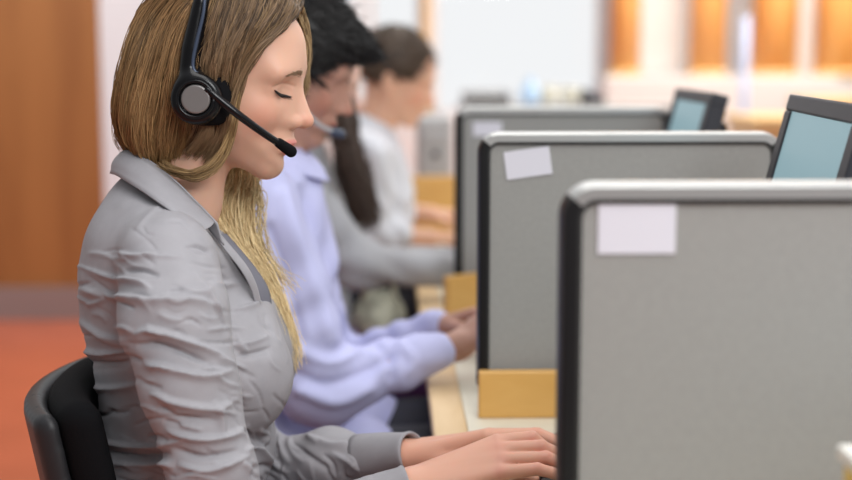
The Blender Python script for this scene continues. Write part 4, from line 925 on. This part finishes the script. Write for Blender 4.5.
    wx = V * 15 + 1.1 * np.sin(V[:, [1, 2, 0]] * 19); V = V + N * (.006 * np.sin(wx[:, 0] * 1.3 + wx[:, 2] * 2.2) * np.sin(wx[:, 2] * 1.7 - wx[:, 1] * 1.5))[:, None]
    V = press_folds(V, N, folds)
    top = link({'blue': 'shirt', 'sweater': 'sweater', 'whiteshirt': 'shirt'}[cloth], npmesh('top', V, Q), cloth, t)
    legs(t, hip, Ym, pants)
    hair_fn(t, tl, tw, hs_, O, nb)
    return t, tl, tw, nb, top, sh
_hm = {}
def link_hair(c):
    if c not in _hm: _hm[c] = mat('hair_tone', c, .5, noise=.3, nscale=60)
    return _hm[c]
def hair_hull(tl, hs_, cut, thick, extra=None, back=.0):
    def f(p):
        q = tl(p); d = ell(q, (-.012, 0, .014), (.103 + thick, .080 + thick, .097 + thick))
        d = smin(d, ell(q, (-.055, 0, -.045), (.05 + thick * .6, .066 + thick * .5, .062)), .03)
        hl = np.where(q[:, 2] > -.02, cut[0] + (q[:, 2] + .02) * cut[1], cut[0] - .03 + np.abs(q[:, 2] + .02) * .0)
        d = smax(d, (q[:, 0] - hl) * .85, .014); d = smax(d, -(q[:, 2] + cut[2]), .02)
        if extra is not None: d = extra(d, q)
        return d * hs_
    return f
def short_hair(col, cut, thick, nstr, lift, seed, extra=None, dirv=(.02, 0, -.01)):
    def fn(t, tl, tw, hs_, O, nb):
        f = hair_hull(tl, hs_, cut, thick, extra); V, Q = surf(f, O + np.array([-.2, -.14, -.2]), O + np.array([.19, .14, .19]), .005)
        base = link('hair', npmesh('hair', V, Q), link_hair(col), t)
        r = np.random.default_rng(seed); sel = r.choice(len(V), nstr); N = grad(f, V[sel], .003); b = V[sel] - N * .002
        flow = np.array(dirv) + r.normal(size=(nstr, 3)) * .015; flow = flow - N * np.sum(flow * N, 1, keepdims=True)
        p1 = b + N * lift * .6 + flow * .5; p2 = b + N * lift * (.9 + .5 * r.random((nstr, 1))) + flow * 1.2
        S = np.stack([b, (b + p1) / 2 + N * .002, p1, (p1 + p2) / 2, p2], 1); V_, Q_ = tubes(S, np.tile([.0016, .0017, .0015, .0012, .0005], (nstr, 1)), 3)
        link('hair_strands', npmesh('hair_strands', V_, Q_), link_hair(col), base)
    return fn

# man in the pale blue shirt
Y2 = 2.55; O2 = P(297, 56, Y2)
ex2 = lambda d, q: smin(d, ell(q, (.075, -.01, .055), (.05, .06, .032)), .03)
n2 = dict(elbow=P(322, 388, 2.37), wrist=P(458, 346, 2.42), hd=P(492, 322, 2.44) - P(458, 346, 2.42), n=(-.35, -.45, .8), curl=.55, cuff=.86, rad=(.078, .068, .036))
f2 = dict(elbow=P(335, 372, 2.77), wrist=P(438, 326, 2.68), hd=P(475, 316, 2.66) - P(438, 326, 2.68), n=(0, .2, 1), curl=.45, cuff=.98, rad=(.07, .055, .034))
man2, tl2, tw2, nb2, top2, sh2 = seated(Y2, O2, math.radians(22), 1.0, 'man with black hair in a pale blue shirt, second person in the row', 'blue', 'jeans', n2, f2, (-.02, -.075), -.27, (.010, .009, .009),
       short_hair((.010, .009, .009), (.055, .55, .09), .017, 2600, .007, 61, ex2, (.026, 0, -.008)), skin=(.46, .25, .185), bulk=1.05, neckoff=(-.05, -.175), tail=.22, folds=[([(283, 195), (296, 240), (318, 300), (330, 340)], .013, 8), ([(300, 190), (322, 240), (345, 300)], -.012, 6), ([(270, 230), (290, 290), (300, 340)], -.010, 6),
       ([(300, 352), (330, 362), (360, 352)], .010, 6), ([(290, 372), (325, 384), (365, 372), (390, 356)], -.010, 6), ([(300, 390), (335, 402), (370, 388)], .010, 6), ([(375, 342), (390, 358), (392, 378)], -.009, 5), ([(400, 345), (412, 358), (410, 370)], .008, 5)])
ribbon('collar', [nb2 + np.array([.065 * math.cos(a) + .008, .065 * math.sin(a), .025 - .03 * math.cos(a)]) for a in np.linspace(-2.9, 2.9, 25)], [nb2 + np.array([.095 * math.cos(a) + .012, .09 * math.sin(a), -.015 - .04 * math.cos(a)]) for a in np.linspace(-2.9, 2.9, 25)], 'blue', top2, cen=nb2, th=.003)
h2 = thing('headset', tuple(tw2((-.01, -.09, -.045))), 'headset with a pale boom, worn by the man in pale blue', 'headset')
tube('boom', [tw2(q) for q in ((-.01, -.098, -.05), (.04, -.092, -.075), (.085, -.06, -.098), (.118, -.025, -.102))], .0042, 'ltgrey', h2, 30, 10)
sdf_obj('microphone', lambda p: cone(p, tw2((.112, -.03, -.102)), tw2((.128, -.015, -.102)), .008, .0085), tw2((.12, -.02, -.1)) - .035, tw2((.12, -.02, -.1)) + .035, .003, 'bluegrey', h2)
for s in (-1, 1): sdf_obj('ear_cushion', lambda p, s=s: cone(p, tw2((-.012, s * .093, -.042)), tw2((-.012, s * .104, -.042)), .027, .022), tw2((-.012, s * .1, -.042)) - .06, tw2((-.012, s * .1, -.042)) + .06, .004, 'cushion', h2)
tube('headband', [tw2((-.012, .112 * math.sin(a), -.03 + .162 * math.cos(a))) for a in np.linspace(-1.5, 1.5, 15)], .006, 'gloss', h2, 40, 8)

# woman in the grey sweater, long dark curls
Y3 = 3.35; O3 = P(316, 72, Y3)
def long_hair(col):
    def fn(t, tl, tw, hs_, O, nb):
        f = hair_hull(tl, hs_, (.045, .6, .11), .016); V, Q = surf(f, O + np.array([-.2, -.14, -.2]), O + np.array([.19, .14, .19]), .006)
        base = link('hair', npmesh('hair', V, Q), link_hair(col), t)
        gs = [np.array([P(a + dx, b, y + dy) for a, b, y in ((330, 80, 3.29), (340, 110, 3.28), (346, 140, 3.26), (352, 170, 3.25), (360, 200, 3.25), (366, 226, 3.26))]) for dx, dy in ((-10, .02), (-2, -.03), (5, .0), (9, .06))]
        S, R, u = strands(gs, 420, 34, .006, 71, .0022, .007); V_, Q_ = tubes(S, R, 3); link('long_curls', npmesh('long_curls', V_, Q_), link_hair(col), base)
        gs = [np.array([O + np.array([-.07, dy, .0]), O + np.array([-.12, dy, -.1]), O + np.array([-.14, dy, -.2]), O + np.array([-.14, dy, -.32])]) for dy in (-.07, 0, .07)]
        S, R, u = strands(gs, 250, 20, .008, 72, .0024, .006); V_, Q_ = tubes(S, R, 3); link('long_curls', npmesh('long_curls', V_, Q_), link_hair(col), base)
    return fn
n3 = dict(elbow=P(358, 264, 3.19), wrist=P(448, 270, 3.27), hd=np.array([1, .1, -.12]), curl=.35, cuff=.99, rad=(.062, .056, .036))
f3 = dict(elbow=P(360, 262, 3.56), wrist=P(450, 262, 3.46), hd=np.array([1, -.1, -.12]), curl=.35, cuff=.99, rad=(.06, .05, .034))
seated(Y3, O3, math.radians(15), 1.0, 'woman with long dark brown curls in a grey sweater, third person in the row', 'sweater', 'purple', n3, f3, (-.012, -.075), -.2, (.055, .032, .022), long_hair((.055, .032, .022)), skin=(.66, .42, .34), bulk=.92, neckoff=(-.045, -.17), h=.006)
# fabric bag on her lap
bc = P(388, 305, 3.26)
bagt = thing('bag', (bc[0], 3.26, bc[2] - .06), 'crumpled pale green fabric bag by the lap of the woman in the grey sweater', 'bag')
sdf_obj('pouch', lambda p: ell(p, (bc[0] - .02, 3.26, bc[2] - .03), (.065, .085, .065)) + .006 * np.sin(p[:, 0] * 90) * np.sin(p[:, 1] * 70) * np.sin(p[:, 2] * 80), bc - [.12, .13, .13], bc + [.1, .13, .1], .006, 'bag', bagt)
tube('strap', [bc + np.array(q) for q in ((-.06, -.03, .02), (-.05, -.04, .07), (-.02, -.045, .085), (.01, -.04, .06), (.02, -.03, .01))], .007, 'bag', bagt, 24, 8, .5)

# man in the off-white shirt
Y4 = 4.15; O4 = P(398, 69, Y4)
n4 = dict(elbow=P(368, 236, 4.00), wrist=P(432, 238, 4.03), hd=np.array([1, .12, -.05]), curl=.4, cuff=.45, rad=(.066, .058, .048))
f4 = dict(elbow=P(375, 212, 4.36), wrist=P(430, 214, 4.28), hd=np.array([1, -.1, -.05]), curl=.4, cuff=.45, rad=(.064, .055, .046))
seated(Y4, O4, math.radians(20), 1.06, 'man with short brown hair in an off-white shirt, farthest in the row', 'whiteshirt', 'jeans', n4, f4, (-.012, -.075), -.13, (.085, .05, .03),
       short_hair((.075, .046, .028), (.048, .7, .055), .006, 1200, .006, 62, None, (.008, 0, .0)), skin=(.72, .42, .29), neckoff=(-.075, -.17), h=.006)
